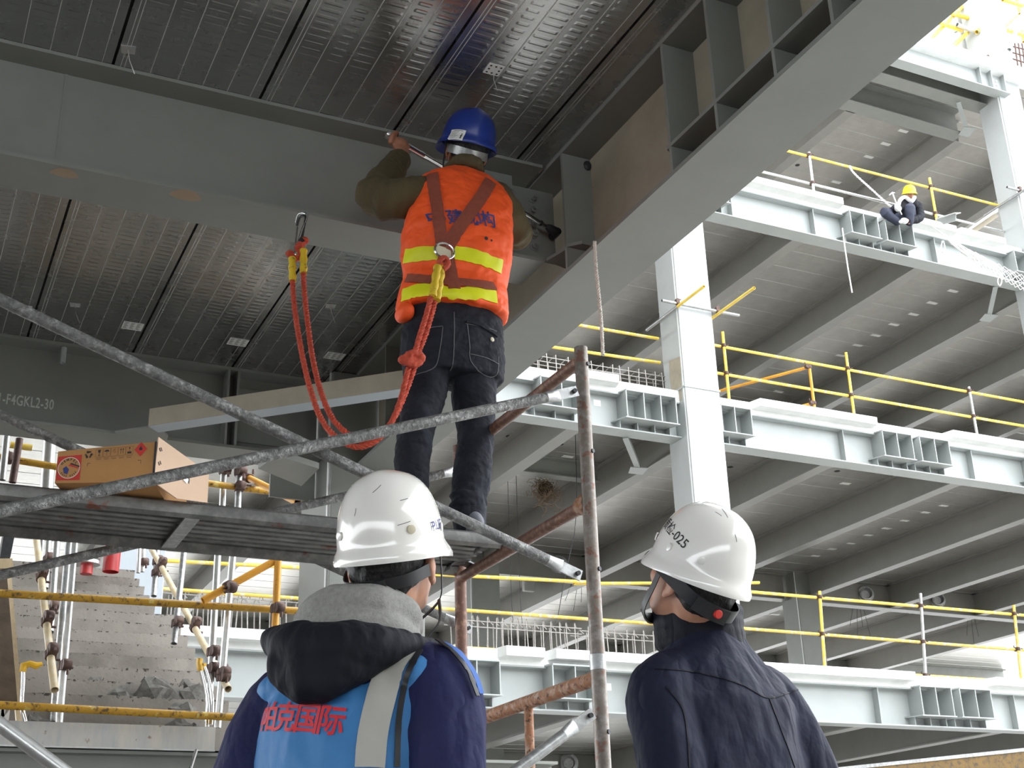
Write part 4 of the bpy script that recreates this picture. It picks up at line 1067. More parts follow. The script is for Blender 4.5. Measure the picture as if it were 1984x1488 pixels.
tube5((272, 1020), (268, 1110), 12.0, 12.0, 'galv_l', 'silver prop at the head of the stair, left one of two', .02)
tube5((281, 1020), (276, 1108), 12.1, 12.1, 'galv_l', 'silver prop at the head of the stair, right one of two', .022, cp=(.8,))
tube5((226, 1000), (214, 1108), 12.2, 12.2, 'red', 'red riser pipe at the head of the stair', .075, 'riser_pipe')
t = thing('pipe_flange', P5(168, 1100, 12.1), 'red pipe end with a silver flange at the head of the stair', 'pipe')
c = P5(168, 1100, 12.1)
MB().lathe(c - V((0, 0, .06)), (0, 0, 1), [(.055, 0), (.055, .09)], 16).build('pipe', M['red'], t, True)
MB().lathe(c + V((0, 0, .03)), (0, 0, 1), [(.115, 0), (.115, .03), (.06, .032), (.06, .05), (.115, .052), (.115, .08)], 20).build('flange', M['galv_l'], t, True)
# conduits with yellow taped ends
def conduit(pts, label, tp, y=8.52):
    t = thing('steel_conduit', P5(pts[-1][0], pts[-1][1], y), label, 'conduit')
    MB().tube(smooth_path([P5(a, b, y) for a, b in pts], .04), .014, 10).build('tube', M['chrome'], t, True)
    m = MB(); m.tube([P5(a, b, y) for a, b in tp], [.020, .024, .02, .022, .012][:len(tp)], 8); m.build('yellow_tape', M['tape'], t, True)
conduit([(45, 1296), (44, 1330), (42, 1365), (49, 1398)], 'bright conduit stub with yellow tape at the left of the landing', [(44, 1302), (46, 1290), (58, 1286), (70, 1290), (82, 1286)])
conduit([(389, 1296), (397, 1330), (403, 1365), (401, 1408)], 'bright conduit stub with yellow tape near the right end of the landing', [(389, 1300), (388, 1292), (386, 1284), (387, 1276)])
conduit([(394, 1288), (405, 1320), (411, 1360), (408, 1404)], 'bright conduit stub curving beside the taped one', [(394, 1292), (393, 1286)])
tag(MB().tube([P5(381, 1452, 8.5), P5(366, 1500, 8.5)], .012, 8).build('steel_conduit', M['chrome'], None, True), 'thin bright rod hanging below the stained edge plate', 'rod')
# rubble lumps
random.seed(21)
def lump(name, c, r, label, grp=None, mt='rubble'):
    bm = bmesh.new(); bmesh.ops.create_icosphere(bm, subdivisions=2, radius=1)
    sd = random.uniform(0, 50)
    for v in bm.verts:
        f = 1 + .55 * noise.noise(v.co * 1.6 + V((sd, 0, 0))) + .3 * noise.noise(v.co * 4 + V((0, sd, 0)))
        v.co = V((v.co.x * r[0], v.co.y * r[1], max(v.co.z, -.4) * r[2])) * f + V(c)
    me = bpy.data.meshes.new(name); bm.to_mesh(me); bm.free(); me.materials.append(M[mt])
    o = bpy.data.objects.new(name, me); COL.objects.link(o); tag(o, label, 'rubble', grp); return o
big = [(300, 1338, 4, .13, 'large grey mortar lump'), (322, 1340, 4, .11, 'second large grey mortar lump'), (378, 1348, 4, .10, 'dark mortar lump beside the conduits'), (240, 1350, 4, .11, 'flat spread mortar heap')]
def onstep(px, k):
    k = max(0, k - 1) if k > 2 else k
    y = Y0 + k * RUN - .12; z = ZS - .02 + (k + 0) * RISE
    p = at(px, 1300, 'y', y); return V((p.x, y, z))
for px, k, r, nm in ((300, 3, .15, 'largest pale mortar lump on the third step of the stair'), (323, 3, .14, 'round grey mortar lump right of the largest one on the stair'), (380, 3, .13, 'grey mortar lump behind the bent conduits'), (345, 3, .10, 'dark mortar crumb heap between the lumps on the stair'), (235, 3, .10, 'flat pale mortar heap left of the largest lump'), (290, 4, .08, 'crumbly mortar heap on the fourth step'), (365, 4, .08, 'crumbly mortar heap on the fourth step behind the conduits'), (186, 4, .06, 'single small mortar lump on the fourth step'), (360, 1, .12, 'dark mortar lump just above the lower ochre rail'), (160, 0, .05, 'small dark clod on the landing left of the middle'), (195, 0, .05, 'dark clod on the landing near the middle'), (235, 0, .06, 'dark clod on the landing right of the middle'), (290, 0, .05, 'flat dark clod on the landing'), (355, 0, .10, 'grey clod on the landing near its right end'), (80, 0, .10, 'flat grey clod on the landing at the left'), (382, 0, .07, 'grey clod on the landing beside the bent conduits')):
    c = onstep(px, k)
    lump('mortar_lump', c + V((0, 0, .0)), (r * .95, r * .55, r * 1.0), nm)
# bits seen between the box and the stencilled beam
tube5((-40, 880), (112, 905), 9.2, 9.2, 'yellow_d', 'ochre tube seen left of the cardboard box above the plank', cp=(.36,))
tube5((20, 862), (62, 868), 9.6, 9.6, 'yellow', 'yellow tube end under the stencilled beam at the far left')
tube5((13, 845), (4, 930), 9.1, 9.1, 'galv_l', 'silver upright tube at the far left under the stencilled beam')
tube5((38, 850), (24, 935), 9.0, 9.0, 'coupler', 'rusty upright tube left of the cardboard box')
tube5((97, 850), (90, 950), 9.8, 9.8, 'galv_l', 'bright upright tube just left of the cardboard box', .05)
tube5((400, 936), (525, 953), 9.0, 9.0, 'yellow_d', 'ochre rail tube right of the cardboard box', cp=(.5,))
tube5((478, 924), (577, 973), 9.2, 7.9, 'orange', 'orange tube with an open end right of the cardboard box', cp=(.05,))
tube5((434, 900), (430, 1000), 9.1, 9.1, 'galv_l', 'silver upright tube right of the cardboard box, left one', cp=(.12,))
tube5((464, 900), (460, 1000), 9.0, 9.0, 'galv', 'grey upright tube right of the cardboard box, right one', cp=(.15,))

o = MB().prism([at(1600, 1496, 'y', 9), at(2100, 1444, 'y', 9), at(2100, 1560, 'y', 9), at(1600, 1560, 'y', 9)], (0, .3, 0)).build('ochre_plate', M['ochre_d'])
tag(o, 'rusty ochre machine panel cutting the bottom right corner', 'panel')
MB().prism([at(1600, 1489, 'y', 8.99), at(2100, 1437, 'y', 8.99), at(2100, 1444, 'y', 8.99), at(1600, 1496, 'y', 8.99)], (0, .32, 0)).build('top_edge', M['galv'], o)
# ================================================================== people
def xf(m, T): m.v = [T @ p for p in m.v]; return m
def ell(c, r, T=None, n=16):
    m = MB().ball(c, *r, n=n, m=n)
    return xf(m, T) if T else m
def limb(pts, rad, T=None, n=14, flat=1.0, ref=(0, 1, 0), res=5):
    """tapering limb through joints; rad is a list of radii, flat squeezes along ref"""
    pts = [V(p) for p in pts]; P, Rr = [], []
    for i in range(len(pts) - 1):
        p0, p1, p2, p3 = pts[max(i - 1, 0)], pts[i], pts[i + 1], pts[min(i + 2, len(pts) - 1)]
        for k in range(res):
            s = k / res
            P.append(.5 * ((2 * p1) + (p2 - p0) * s + (2 * p0 - 5 * p1 + 4 * p2 - p3) * s * s + (3 * p1 - p0 - 3 * p2 + p3) * s ** 3))
            Rr.append(rad[i] + (rad[i + 1] - rad[i]) * (s * s * (3 - 2 * s)))
    P.append(pts[-1]); Rr.append(rad[-1])
    R_ = []; ref = V(ref)
    for i, p in enumerate(P):
        t = (P[min(i + 1, len(P) - 1)] - P[max(i - 1, 0)]).normalized()
        w = ref - t * ref.dot(t)
        if w.length < .15: w = t.orthogonal()
        w.normalize(); u = w.cross(t)
        R_.append([p + (u * math.cos(a) + w * math.sin(a) * flat) * Rr[i] for a in (2 * PI * k / n for k in range(n))])
    m = MB().rings(R_)
    e0, e1 = MB().ball(P[0], Rr[0] * .96, n=10), MB().ball(P[-1], Rr[-1] * .96, n=10)
    if T: m = xf(m, T); xf(e0, T); xf(e1, T)
    return [m, e0, e1]
def sect(st, T=None, n=28, pw=2.3):
    """torso-like loft of super-elliptic sections (z, cx, cy, rx, ry)"""
    R_ = []
    for z, cx, cy, rx, ry in st:
        r = []
        for k in range(n):
            a = 2 * PI * k / n; c, s = math.cos(a), math.sin(a)
            r.append(V((cx + rx * math.copysign(abs(c) ** (2 / pw), c), cy + ry * math.copysign(abs(s) ** (2 / pw), s), z)))
        R_.append(r)
    m = MB().rings(R_)
    return [xf(m, T) if T else m]
def flat(*ls):
    out = []
    for l in ls: out += l if isinstance(l, list) else [l]
    return out
def fuse(name, parts, mat, parent, voxel=.008, smooth=6, wr=None, cut=()):
    """one continuous skin round overlapping closed shapes; wr = list of (amplitude, scale, stretch)"""
    m = MB()
    for p in flat(*parts): m.add(p.v, p.f)
    o = m.build(name + '_tmp', None)
    r = o.modifiers.new('r', 'REMESH'); r.mode = 'VOXEL'; r.voxel_size = voxel; r.adaptivity = 0
    if smooth: s = o.modifiers.new('s', 'SMOOTH'); s.iterations = smooth; s.factor = .5
    dg = bpy.context.evaluated_depsgraph_get(); dg.update()
    me = bpy.data.meshes.new_from_object(o.evaluated_get(dg))
    old = o.data; bpy.data.objects.remove(o); bpy.data.meshes.remove(old)
    me.name = name
    if wr:
        nn = [v.normal.copy() for v in me.vertices]
        for v, n_ in zip(me.vertices, nn):
            d = 0
            for amp, scl, st in wr:
                q = V((v.co.x * st[0], v.co.y * st[1], v.co.z * st[2])) * scl
                w = noise.noise(q + V((3.1, 7.7, 1.3)))
                d += amp * (w if amp < 0 else (1 - 2.2 * abs(w)))
            v.co += n_ * d
    if cut:
        bm = bmesh.new(); bm.from_mesh(me)
        for co, no in cut: 
            g = bmesh.ops.bisect_plane(bm, geom=bm.verts[:] + bm.edges[:] + bm.faces[:], plane_co=V(co), plane_no=V(no), clear_outer=True)
            ed = [e for e in bm.edges if e.is_boundary]
            if ed: bmesh.ops.holes_fill(bm, edges=ed, sides=0)
        bm.to_mesh(me); bm.free()
    for p in me.polygons: p.use_smooth = True
    me.materials.clear(); me.materials.append(mat)
    ob = bpy.data.objects.new(name, me); COL.objects.link(ob)
    if parent: ob.parent = parent; ob.matrix_parent_inverse = Matrix.Translation(-parent.location) if parent.type == 'EMPTY' else Matrix.Identity(4)
    return ob
def bvh(o): return BVHTree.FromPolygons([v.co.copy() for v in o.data.vertices], [list(p.vertices) for p in o.data.polygons])
def hit(b, px, py):
    d = ray(px, py).normalized(); h = b.ray_cast(EYE, d)
    return (h[0], h[1]) if h[0] else (None, None)
def resamp(P, step):
    out = [P[0]]
    for a, b in zip(P, P[1:]):
        n = max(1, int((b - a).length / step)); out += [a + (b - a) * (k + 1) / n for k in range(n)]
    return out
def ribbon(name, b, path, width, mat, parent, lift=.003, th=.0025, wob=0, step=.008, nx=5, w2=None):
    """a band laid on a surface along picture points"""
    P = []
    sm = smooth_path([V((x, y, 0)) for x, y in path], 4)
    for q in sm:
        p, n_ = hit(b, q.x, q.y)
        if p: P.append(p)
    P = resamp(P, step); rows = []
    for i in range(3):
        P = [P[0]] + [(P[k - 1] + P[k] * 2 + P[k + 1]) / 4 for k in range(1, len(P) - 1)] + [P[-1]]
    N = len(P)
    for i, p in enumerate(P):
        t = (P[min(i + 1, N - 1)] - P[max(i - 1, 0)]).normalized()
        n_ = b.find_nearest(p)[1]; v = (EYE - p).normalized()
        if n_.dot(v) < 0: n_ = -n_
        s = n_.cross(t).normalized(); w = width if w2 is None else width + (w2 - width) * i / (N - 1)
        row = []
        for k in range(nx):
            u = (k / (nx - 1) - .5) * w
            e = wob * noise.noise(V((i * .35, k * 5.1, width * 90))) if k in (0, nx - 1) else 0
            q = p + s * (u + e); h = b.find_nearest(q); nn = h[1] if h[1].dot(n_) > 0 else -h[1]
            q = h[0] if (h[0] - q).length < .05 else q
            row.append((q + nn * lift, q + nn * (lift + th)))
        rows.append(row)
    m = MB(); rings = [[a for a, _ in r] + [c for _, c in reversed(r)] for r in rows]
    return m.rings(rings).build(name, mat, parent, True)

def headT(c, fwd, pitch=0, roll=0):
    """head frame: x right, y forward, z up; pitch > 0 looks up"""
    f = V(fwd); f.z = 0; f.normalize(); r = f.cross(V((0, 0, 1))).normalized()
    B = Matrix((r, f, V((0, 0, 1)))).transposed().to_4x4()
    return Matrix.Translation(V(c)) @ B @ Matrix.Rotation(pitch, 4, 'X') @ Matrix.Rotation(roll, 4, 'Y')
def head_shapes(T, nb):
    """skull, face, nose, jaw, ears, neck down to nb (world)"""
    L = [ell((0, -.012, .03), (.074, .094, .092), T), ell((0, .028, -.035), (.060, .066, .085), T), ell((0, .044, -.085), (.045, .045, .032), T),
         ell((0, .100, -.028), (.013, .018, .016), T, 10), ell((0, .092, -.062), (.022, .012, .008), T, 10), ell((0, .088, -.075), (.018, .012, .008), T, 10)]
    L += limb([(0, .088, .012), (0, .104, -.022)], [.008, .011], T, 8)
    for s in (-1, 1):
        L += [ell((s * .036, .062, -.025), (.026, .026, .026), T, 10)]
        e = MB().ball((0, 0, 0), .010, .021, .033, 12); e = xf(e, T @ Matrix.Translation(V((s * .079, -.008, -.022))) @ Matrix.Rotation(s * .35, 4, 'Z') @ Matrix.Rotation(-.15, 4, 'X')); L.append(e)
        L.append(ell((s * .076, .004, -.052), (.008, .012, .012), T, 10))
    a = T @ V((0, -.022, -.05)); nb = V(nb)
    L += limb([a, (a + nb) / 2 + V((0, 0, 0)), nb], [.058, .056, .066])
    return L
def face_bits(T, root):
    for s in (-1, 1):
        xf(MB().ball((s * .033, .078, .004), .013, .011, .0085, 10), T).build('eye', M['paper'], root, True)
        xf(MB().ball((s * .033, .0885, .004), .0055, .003, .0055, 8), T).build('iris', M['ink'], root, True)
        xf(MB().tube([(s * .016, .088, .022), (s * .034, .088, .028), (s * .052, .078, .022)], .0035, 6), T).build('eyebrow', M['hair'], root, True)
    xf(MB().ball((0, .101, -.069), .020, .004, .003, 8), T).build('mouth', M['ink_r'], root, True)
def hairpiece(T, root, low=-.06):
    o = [ell((0, -.030, .012), (.0785, .085, .092), T), ell((0, -.042, -.025), (.070, .062, .058), T)]
    for s in (-1, 1): o += limb([(s * .075, .012, .02), (s * .073, .022, -.015)], [.009, .004], T, 8)
    return fuse('hair', o, M['hair'], root, .007, 3, [(-.004, 90, (1, 1, .3))])
def helmet(T, root, mat, w=.112, lf=.140, lb=.132, h=.142, peak=.045, brim=.016, z0=.012, ridge=.006, name='helmet', tilt=0):
    """hard hat: ovoid shell with rolled brim and longer front peak"""
    n = 56; T = T @ Matrix.Translation(V((0, -.006, z0))) @ Matrix.Rotation(tilt, 4, 'X')
    def R(a, k):
        c, s = math.cos(a), math.sin(a); l = lf if c > 0 else lb
        r = 1 / math.sqrt((c / l) ** 2 + (s / w) ** 2)
        return r * k
    rings = []
    prof = []
    for j in range(15):
        ph = PI / 2 * j / 14
        prof.append((max(.0, math.cos(ph)) ** .72, h * math.sin(ph) ** .92))
    def pt(a, k, z, ext=0): r = R(a, k) + ext; return V((math.sin(a) * r, math.cos(a) * r, z))
    A = [2 * PI * i / n for i in range(n)]
    def ex(a, f): return f * (brim + peak * max(0, math.cos(a)) ** 3)
    dz = lambda a: -.009 * max(0, math.cos(a))
    rings.append([pt(a, .93, .012) for a in A]); rings.append([pt(a, .965, -.012) for a in A])
    for z_, f_ in ((-.024, .86), (-.025, .96), (-.021, 1.02), (-.014, .98), (-.006, .70), (.000, .36), (.007, .10)):
        rings.append([pt(a, .99, z_ + dz(a) * f_, ex(a, f_)) for a in A])
    for k, z in prof[1:-1]:
        rings.append([pt(a, k, z + .0, 0) + V((0, 0, ridge * math.exp(-(math.sin(a) * R(a, k) / .020) ** 2) * min(1, z / .08))) for a in A])
    rings.append([pt(a, .06, h + ridge) for a in A])
    m = MB().rings(rings, True); m.v = [T @ p for p in m.v]
    o = m.build(name, mat, root, True)
    liner = MB().rings([[T @ pt(a, .90, -.004) for a in A], [T @ pt(a, .90, .02) for a in A]], True).build('helmet_liner', M['black'], o)
    return o, T, pt
def strapline(name, pts, T, w, mat, root, th=.002):
    P = smooth_path([T @ V(p) for p in pts], .01); c = T @ V((0, 0, -.02)); rows = []
    for i, p in enumerate(P):
        t = (P[min(i + 1, len(P) - 1)] - P[max(i - 1, 0)]).normalized(); n_ = (p - c); n_ = (n_ - t * n_.dot(t)).normalized(); s = n_.cross(t)
        rows.append([p - s * w / 2, p + s * w / 2, p + s * w / 2 + n_ * th, p - s * w / 2 + n_ * th])
    return MB().rings(rows).build(name, mat, root, True)

def bill(N, fw):
    """pixel -> point on the upright plane through N facing the viewer"""
    N, fw = V(N), V(fw)
    def f(px, py, push=0):
        d = ray(px, py); t = (N + fw * push - EYE).dot(fw) / d.dot(fw); return EYE + d * t
    return f
CR, CF = V((.903, -.43, 0)).normalized(), V((.43, .903, 0)).normalized()
def bodyT(N, yaw):
    """yaw > 0 turns to the viewer's right"""
    f = CF * math.cos(yaw) + CR * math.sin(yaw); r = f.cross(V((0, 0, 1))).normalized()
    return Matrix.Translation(V(N)) @ Matrix((r, f, V((0, 0, 1)))).transposed().to_4x4(), f
TORSO = [(-.66, 0, .01, .150, .100), (-.52, 0, .01, .152, .102), (-.36, 0, .012, .146, .096), (-.24, 0, 0, .152, .100), (-.15, 0, -.008, .148, .090), (-.085, 0, -.008, .115, .072), (-.03, 0, -.004, .070, .058), (.01, 0, .002, .056, .052)]
def grow(st, d): return [(z + (d * .7 if z > -.08 else 0), cx, cy, rx + d, ry + d) for z, cx, cy, rx, ry in st]
def hand_relaxed(w, dirn, palm, side):
    """palm, five curled fingers; w wrist, dirn along the hand, palm = palm normal"""
    d, p = V(dirn).normalized(), V(palm).normalized(); s = d.cross(p) * side
    L = limb([w, w + d * .045, w + d * .085], [.026, .034, .034], None, 12, .5, p)
    for j, (o, ln) in enumerate(((-.028, .085), (-.010, .095), (.009, .088), (.027, .070))):
        a = w + d * .085 + s * o
        L += limb([a, a + d * ln * .45 + p * .008, a + d * ln * .75 + p * .028, a + d * ln * .85 + p * .048], [.0095, .0088, .008, .007], None, 8)
    a = w + d * .025 - s * .026
    L += limb([a, a + d * .035 - s * .022 + p * .012, a + d * .065 - s * .022 + p * .028], [.012, .0105, .008], None, 8)
    return L
def legs(T, zn, lean=.0, sp=.095):
    L = []
    for s in (-1, 1): L += limb([(s * .085, .01, -.56), (s * (sp + .01), .02, -.98), (s * (sp + .015), -.01, zn + .08)], [.092, .062, .042], T, 14)
    return L
def trousers(T, zn, root, mat, sp=.095):
    L = sect([(-.70, 0, .01, .165, .11), (-.60, 0, .01, .178, .122), (-.50, 0, .01, .170, .116)], T)
    for s in (-1, 1): L += limb([(s * .09, .01, -.60), (s * (sp + .01), .022, -.98), (s * (sp + .015), -.005, zn + .06)], [.105, .080, .072], T, 14)
    return fuse('trousers', L, mat, root, .012, 4, [(.004, 14, (1, 1, .5))])
def shoes(T, zn, root, mat, sp=.11):
    for s in (-1, 1):
        m = [ell((s * sp, .06, zn + .042), (.046, .13, .040), T), ell((s * sp, -.02, zn + .06), (.042, .062, .06), T)]
        fuse('shoe', m, mat, root, .008, 3, None, [(T @ V((0, 0, zn + .002)), (0, 0, -1))])

# ------------------------------------------------------------------ man in the blue vest
DL = 2.5
N1 = dp(708, 1222, DL); T1, F1 = bodyT(N1, math.radians(24)); SH = Matrix.Identity(4); SH[1][2] = .13; T1 = T1 @ SH; zn1 = .1 - N1.z
g1 = thing('person', (N1.x, N1.y, .1), 'person seen from behind in white helmet, sky blue vest and grey hood, looking up', 'person')
HC1 = dp(762, 1078, DL + .02)
HF1 = CF * math.cos(math.radians(20)) + CR * math.sin(math.radians(20))
H1 = headT(HC1, HF1, math.radians(16), math.radians(2))
b = flat(head_shapes(H1, T1 @ V((0, .0, .0))), sect(TORSO, T1), legs(T1, zn1))
for s in (-1, 1):
    w = V((s * .205, .095, -.62)) ; b += limb([(s * .14, -.005, -.12), (s * .21, -.03, -.37), (s * .205, .09, -.60)], [.048, .044, .030], T1)
    b += hand_relaxed(T1 @ w, T1.to_3x3() @ V((0, .35, -1)), T1.to_3x3() @ V((-s, .2, 0)), s)
fuse('body', b, M['skin'], g1, .0065, 4)
face_bits(H1, g1); hairpiece(H1, g1)
trousers(T1, zn1, g1, M['navy_d']); shoes(T1, zn1, g1, M['black'])
J = sect(grow(TORSO[:7], .030), T1)
for s in (-1, 1): J += limb([(s * .13, -.005, -.105), (s * .178, -.012, -.155), (s * .215, -.030, -.36), (s * .205, .09, -.60)], [.068, .072, .064, .050], T1, 18)
jk = fuse('jacket', J, M['purple_navy'], g1, .007, 7, [(.0045, 8, (1, 1, .6)), (.0025, 22, (1, 1, .45))])
VS = sect([(-.66, 0, .01, .196, .140), (-.40, 0, .01, .188, .138), (-.24, 0, 0, .190, .138), (-.15, 0, -.008, .182, .126), (-.09, 0, -.008, .145, .104), (-.04, 0, -.004, .095, .086)], T1)
VS += [ell((s * .135, -.012, -.108), (.072, .085, .046), T1) for s in (-1, 1)]
vs_ = fuse('vest', VS, M['vest_b'], g1, .007, 8, [(.003, 9, (1, 1, .6)), (.0015, 25, (1, 1, .5))])
bv = bvh(vs_)
def safe_ribbon(*a, **k):
    try: return ribbon(*a, **k)
    except Exception as e: print('RIBBON', a[0], e)
safe_ribbon('reflective_stripe', bv, [(838, 1215), (800, 1250), (758, 1300), (734, 1370), (722, 1430), (716, 1487)], .052, M['strip'], g1)
safe_ribbon('reflective_stripe', bv, [(512, 1255), (490, 1310), (477, 1380), (473, 1430), (474, 1487)], .036, M['strip'], g1)
safe_ribbon('piping', bv, [(842, 1232), (812, 1268), (786, 1320), (772, 1400), (768, 1487)], .010, M['black'], g1, .004)
safe_ribbon('piping', bv, [(470, 1290), (455, 1330), (452, 1390), (458, 1487)], .008, M['black'], g1, .004)
def vtext(body, size, px, py, b, target, root, mat, name, tiltpx, bold=.004, sp=1.0, lift=.003, L=.012):
    p, n_ = hit(b, px, py); q, _ = hit(b, px + tiltpx[0], py + tiltpx[1])
    if p is None or q is None: print('RIBBON text miss', body); return None
    rt = (q - p).normalized(); v = (EYE - p).normalized(); nn = n_ if n_.dot(v) > 0 else -n_
    nn = (nn + v * .6).normalized(); up = nn.cross(rt).normalized()
    vs, fs = text_mesh(body, size, bold, sp)
    return on_surface(name, vs, fs, p, rt, up, target, mat, root, lift, L)
vtext('帕克国际', .056, 573, 1394, bv, vs_, g1, M['ink_r'], 'vest_lettering', (50, 4), .0011, .80, .003, .006)
bjk = bvh(jk)
safe_ribbon('shoulder_panel', bjk, [(846, 1244), (884, 1266), (914, 1306), (928, 1346)], .018, M['vest_b2'], g1, .004)
safe_ribbon('piping', bjk, [(838, 1242), (872, 1266), (902, 1304), (920, 1352)], .008, M['black'], g1, .0065)
# hood: grey fleece roll and navy pouch
K1 = bill(N1 - CF * .05, CF)
ho = []
ho += limb([K1(806, 1220, .03), K1(780, 1186, -.02), K1(710, 1172, -.075), K1(634, 1182, -.06), K1(592, 1215, .0)], [.016, .030, .040, .040, .026])
ho += limb([K1(800, 1236, .0), K1(735, 1212, -.075), K1(660, 1212, -.085), K1(604, 1222, -.04)], [.018, .032, .036, .026])
hf = fuse('hood_lining', ho, M['heather'], g1, .006, 6, [(.004, 11, (1, 1, 1))])
hp_ = limb([K1(842, 1246, .0), K1(775, 1250, -.085), K1(690, 1258, -.115), K1(600, 1262, -.105), K1(535, 1240, -.03)], [.010, .026, .046, .050, .030], None, 16)
hp_ += limb([K1(760, 1258, -.09), K1(665, 1296, -.125), K1(600, 1318, -.118), K1(552, 1290, -.085)], [.018, .034, .040, .032], None, 16)
hp_ += limb([K1(600, 1290, -.12), K1(590, 1330, -.11)], [.045, .024], None, 14)
fuse('hood', hp_, M['navy_d'], g1, .006, 8, [(.005, 8, (1, 1, 1)), (.003, 22, (1, 1, 1))])
h1, HT1, pt1 = helmet(H1, g1, M['helmet_w'], .100, .124, .122, .146, .026, .010, .018, .004, tilt=math.radians(2))
for a, z in ((2.35, .032), (-2.60, .032), (1.35, .03)):
    p = HT1 @ pt1(a, 1.0, z, .0); n_ = (p - HT1 @ V((0, 0, z))).normalized()
    MB().lathe(p, n_, [(.0085, -.002), (.0085, .002), (.006, .003)], 14).build('rivet_cap', M['cream'] if a > 2 else M['helmet_w'], h1, True)
strapline('nape_strap', [(.085, -.03, -.03), (.06, -.085, -.045), (0, -.112, -.052), (-.06, -.09, -.05), (-.085, -.03, -.03)], H1, .024, M['black'], h1)
strapline('adjuster', [(.03, -.110, -.050), (.0, -.117, -.055), (-.03, -.112, -.052)], H1, .022, M['dark'], h1, .005)
strapline('chin_strap', [(.092, .01, .02), (.084, .03, -.04), (.066, .055, -.09), (.02, .07, -.125)], H1, .010, M['black'], h1)
strapline('chin_strap', [(.066, .05, -.09), (.072, .03, -.13), (.055, .0, -.16)], H1, .009, M['black'], h1)
bh = bvh(h1)
vtext('PUE', .026, 846, 1018, bh, h1, h1, M['ink_b'], 'helmet_lettering', (5, -2), .0003, 1.1, .0022, .004)
for (xa, ya, xb, yb) in ((738, 940, 722, 955), (775, 970, 790, 966), (690, 985, 687, 1000), (770, 1018, 795, 1010), (835, 945, 842, 953)):
    safe_ribbon('scuff', bh, [(xa, ya), ((xa + xb) / 2 + 1, (ya + yb) / 2), (xb, yb)], .0010, M['ink'], h1, .0004, .0003, step=.003, nx=2)

# ------------------------------------------------------------------ man in the navy jacket
DR = 2.9
N2 = dp(1362, 1232, DR); T2, F2 = bodyT(N2, math.radians(-36)); SH = Matrix.Identity(4); SH[1][2] = .15; T2 = T2 @ SH; zn2 = .1 - N2.z
g2 = thing('person', (N2.x, N2.y, .1), 'person in white numbered helmet and dark navy jacket, face turned left and up, wearing glasses', 'person')
HC2 = dp(1347, 1116, DR - .02); yw = math.radians(-46)
HF2 = CF * math.cos(yw) + CR * math.sin(yw)
H2 = headT(HC2, HF2, math.radians(30), math.radians(-2))
b = flat(head_shapes(H2, T2 @ V((0, .0, .0))), sect(TORSO, T2), legs(T2, zn2))
for s in (-1, 1):
    b += limb([(s * .14, -.005, -.12), (s * .20, -.03, -.38), (s * .185, .12, -.58)], [.048, .044, .030], T2)
    b += hand_relaxed(T2 @ V((s * .185, .13, -.60)), T2.to_3x3() @ V((0, .5, -1)), T2.to_3x3() @ V((-s, .2, 0)), s)
fuse('body', b, M['skin'], g2, .0065, 4)
face_bits(H2, g2); hairpiece(H2, g2)
trousers(T2, zn2, g2, M['navy_d']); shoes(T2, zn2, g2, M['black'])
J = sect([(-.66, 0, .01, .180, .135), (-.45, 0, .01, .178, .132), (-.27, 0, 0, .182, .132), (-.16, 0, -.010, .176, .120), (-.09, 0, -.010, .140, .098), (-.03, 0, -.004, .094, .08), (.01, 0, .002, .080, .074)], T2)
for s in (-1, 1): J += limb([(s * .125, -.005, -.115), (s * .172, -.012, -.165), (s * .205, -.03, -.38), (s * .185, .11, -.58)], [.066, .070, .064, .052], T2, 18)
jk2 = fuse('jacket', J, M['navy'], g2, .007, 7, [(.007, 8, (1, 1, .5)), (.003, 20, (1, 1, .4))])
cl = []
K2 = bill(N2, CF)
nk = [T2 @ V((math.sin(a) * .084, .008 + math.cos(a) * .082, .012 + .008 * math.cos(a))) for a in (2 * PI * k / 18 for k in range(19))]
for dz in (-.03, -.005, .02, .045): cl += limb([p + V((0, 0, dz)) for p in nk], [.017] * len(nk), None, 10, 1, (0, 0, 1), 2)
fuse('collar', cl, M['navy_d'], g2, .006, 4, [(.003, 14, (1, 1, 1))])
bj = bvh(jk2)
for pth in ([(1268, 1296), (1330, 1300), (1390, 1312), (1440, 1328), (1488, 1352), (1540, 1338), (1572, 1328)], [(1490, 1353), (1512, 1410), (1540, 1487)], [(1290, 1330), (1322, 1372), (1332, 1430), (1336, 1487)]):
    safe_ribbon('seam', bj, pth, .0035, M['navy_d'], g2, .0002, .0016, step=.006, nx=3)
h2, HT2, pt2 = helmet(H2, g2, M['helmet_w'], .101, .120, .122, .144, .008, .011, .018, .004, tilt=math.radians(1))
for a, z in ((-2.2, .03), (-1.35, .03), (2.4, .03), (-.55, .035)):
    p = HT2 @ pt2(a, 1.0, z, .0); n_ = (p - HT2 @ V((0, 0, z))).normalized()
    MB().lathe(p, n_, [(.009, -.002), (.009, .0012), (.007, .002)], 14).build('rivet_cap', M['helmet_w'], h2, True)
ns = strapline('nape_strap', [(-.096, .03, .005), (-.092, -.02, -.015), (-.07, -.075, -.04), (-.02, -.112, -.052), (.04, -.105, -.05), (.085, -.04, -.03)], H2, .030, M['black'], h2)
strapline('adjuster', [(-.075, -.078, -.040), (-.045, -.108, -.050), (-.01, -.120, -.054)], H2, .034, M['dark'], h2, .007)
c = H2 @ V((-.040, -.118, -.050)); n_ = (c - H2 @ V((0, 0, -.05))).normalized()
MB().lathe(c, n_, [(.010, -.004), (.010, .004), (.008, .006)], 14).build('red_knob', M['sticker_r'], h2, True)
strapline('chin_strap', [(-.092, .02, .02), (-.082, .035, -.04), (-.062, .06, -.10), (-.02, .075, -.128), (.03, .07, -.125)], H2, .018, M['black'], h2)
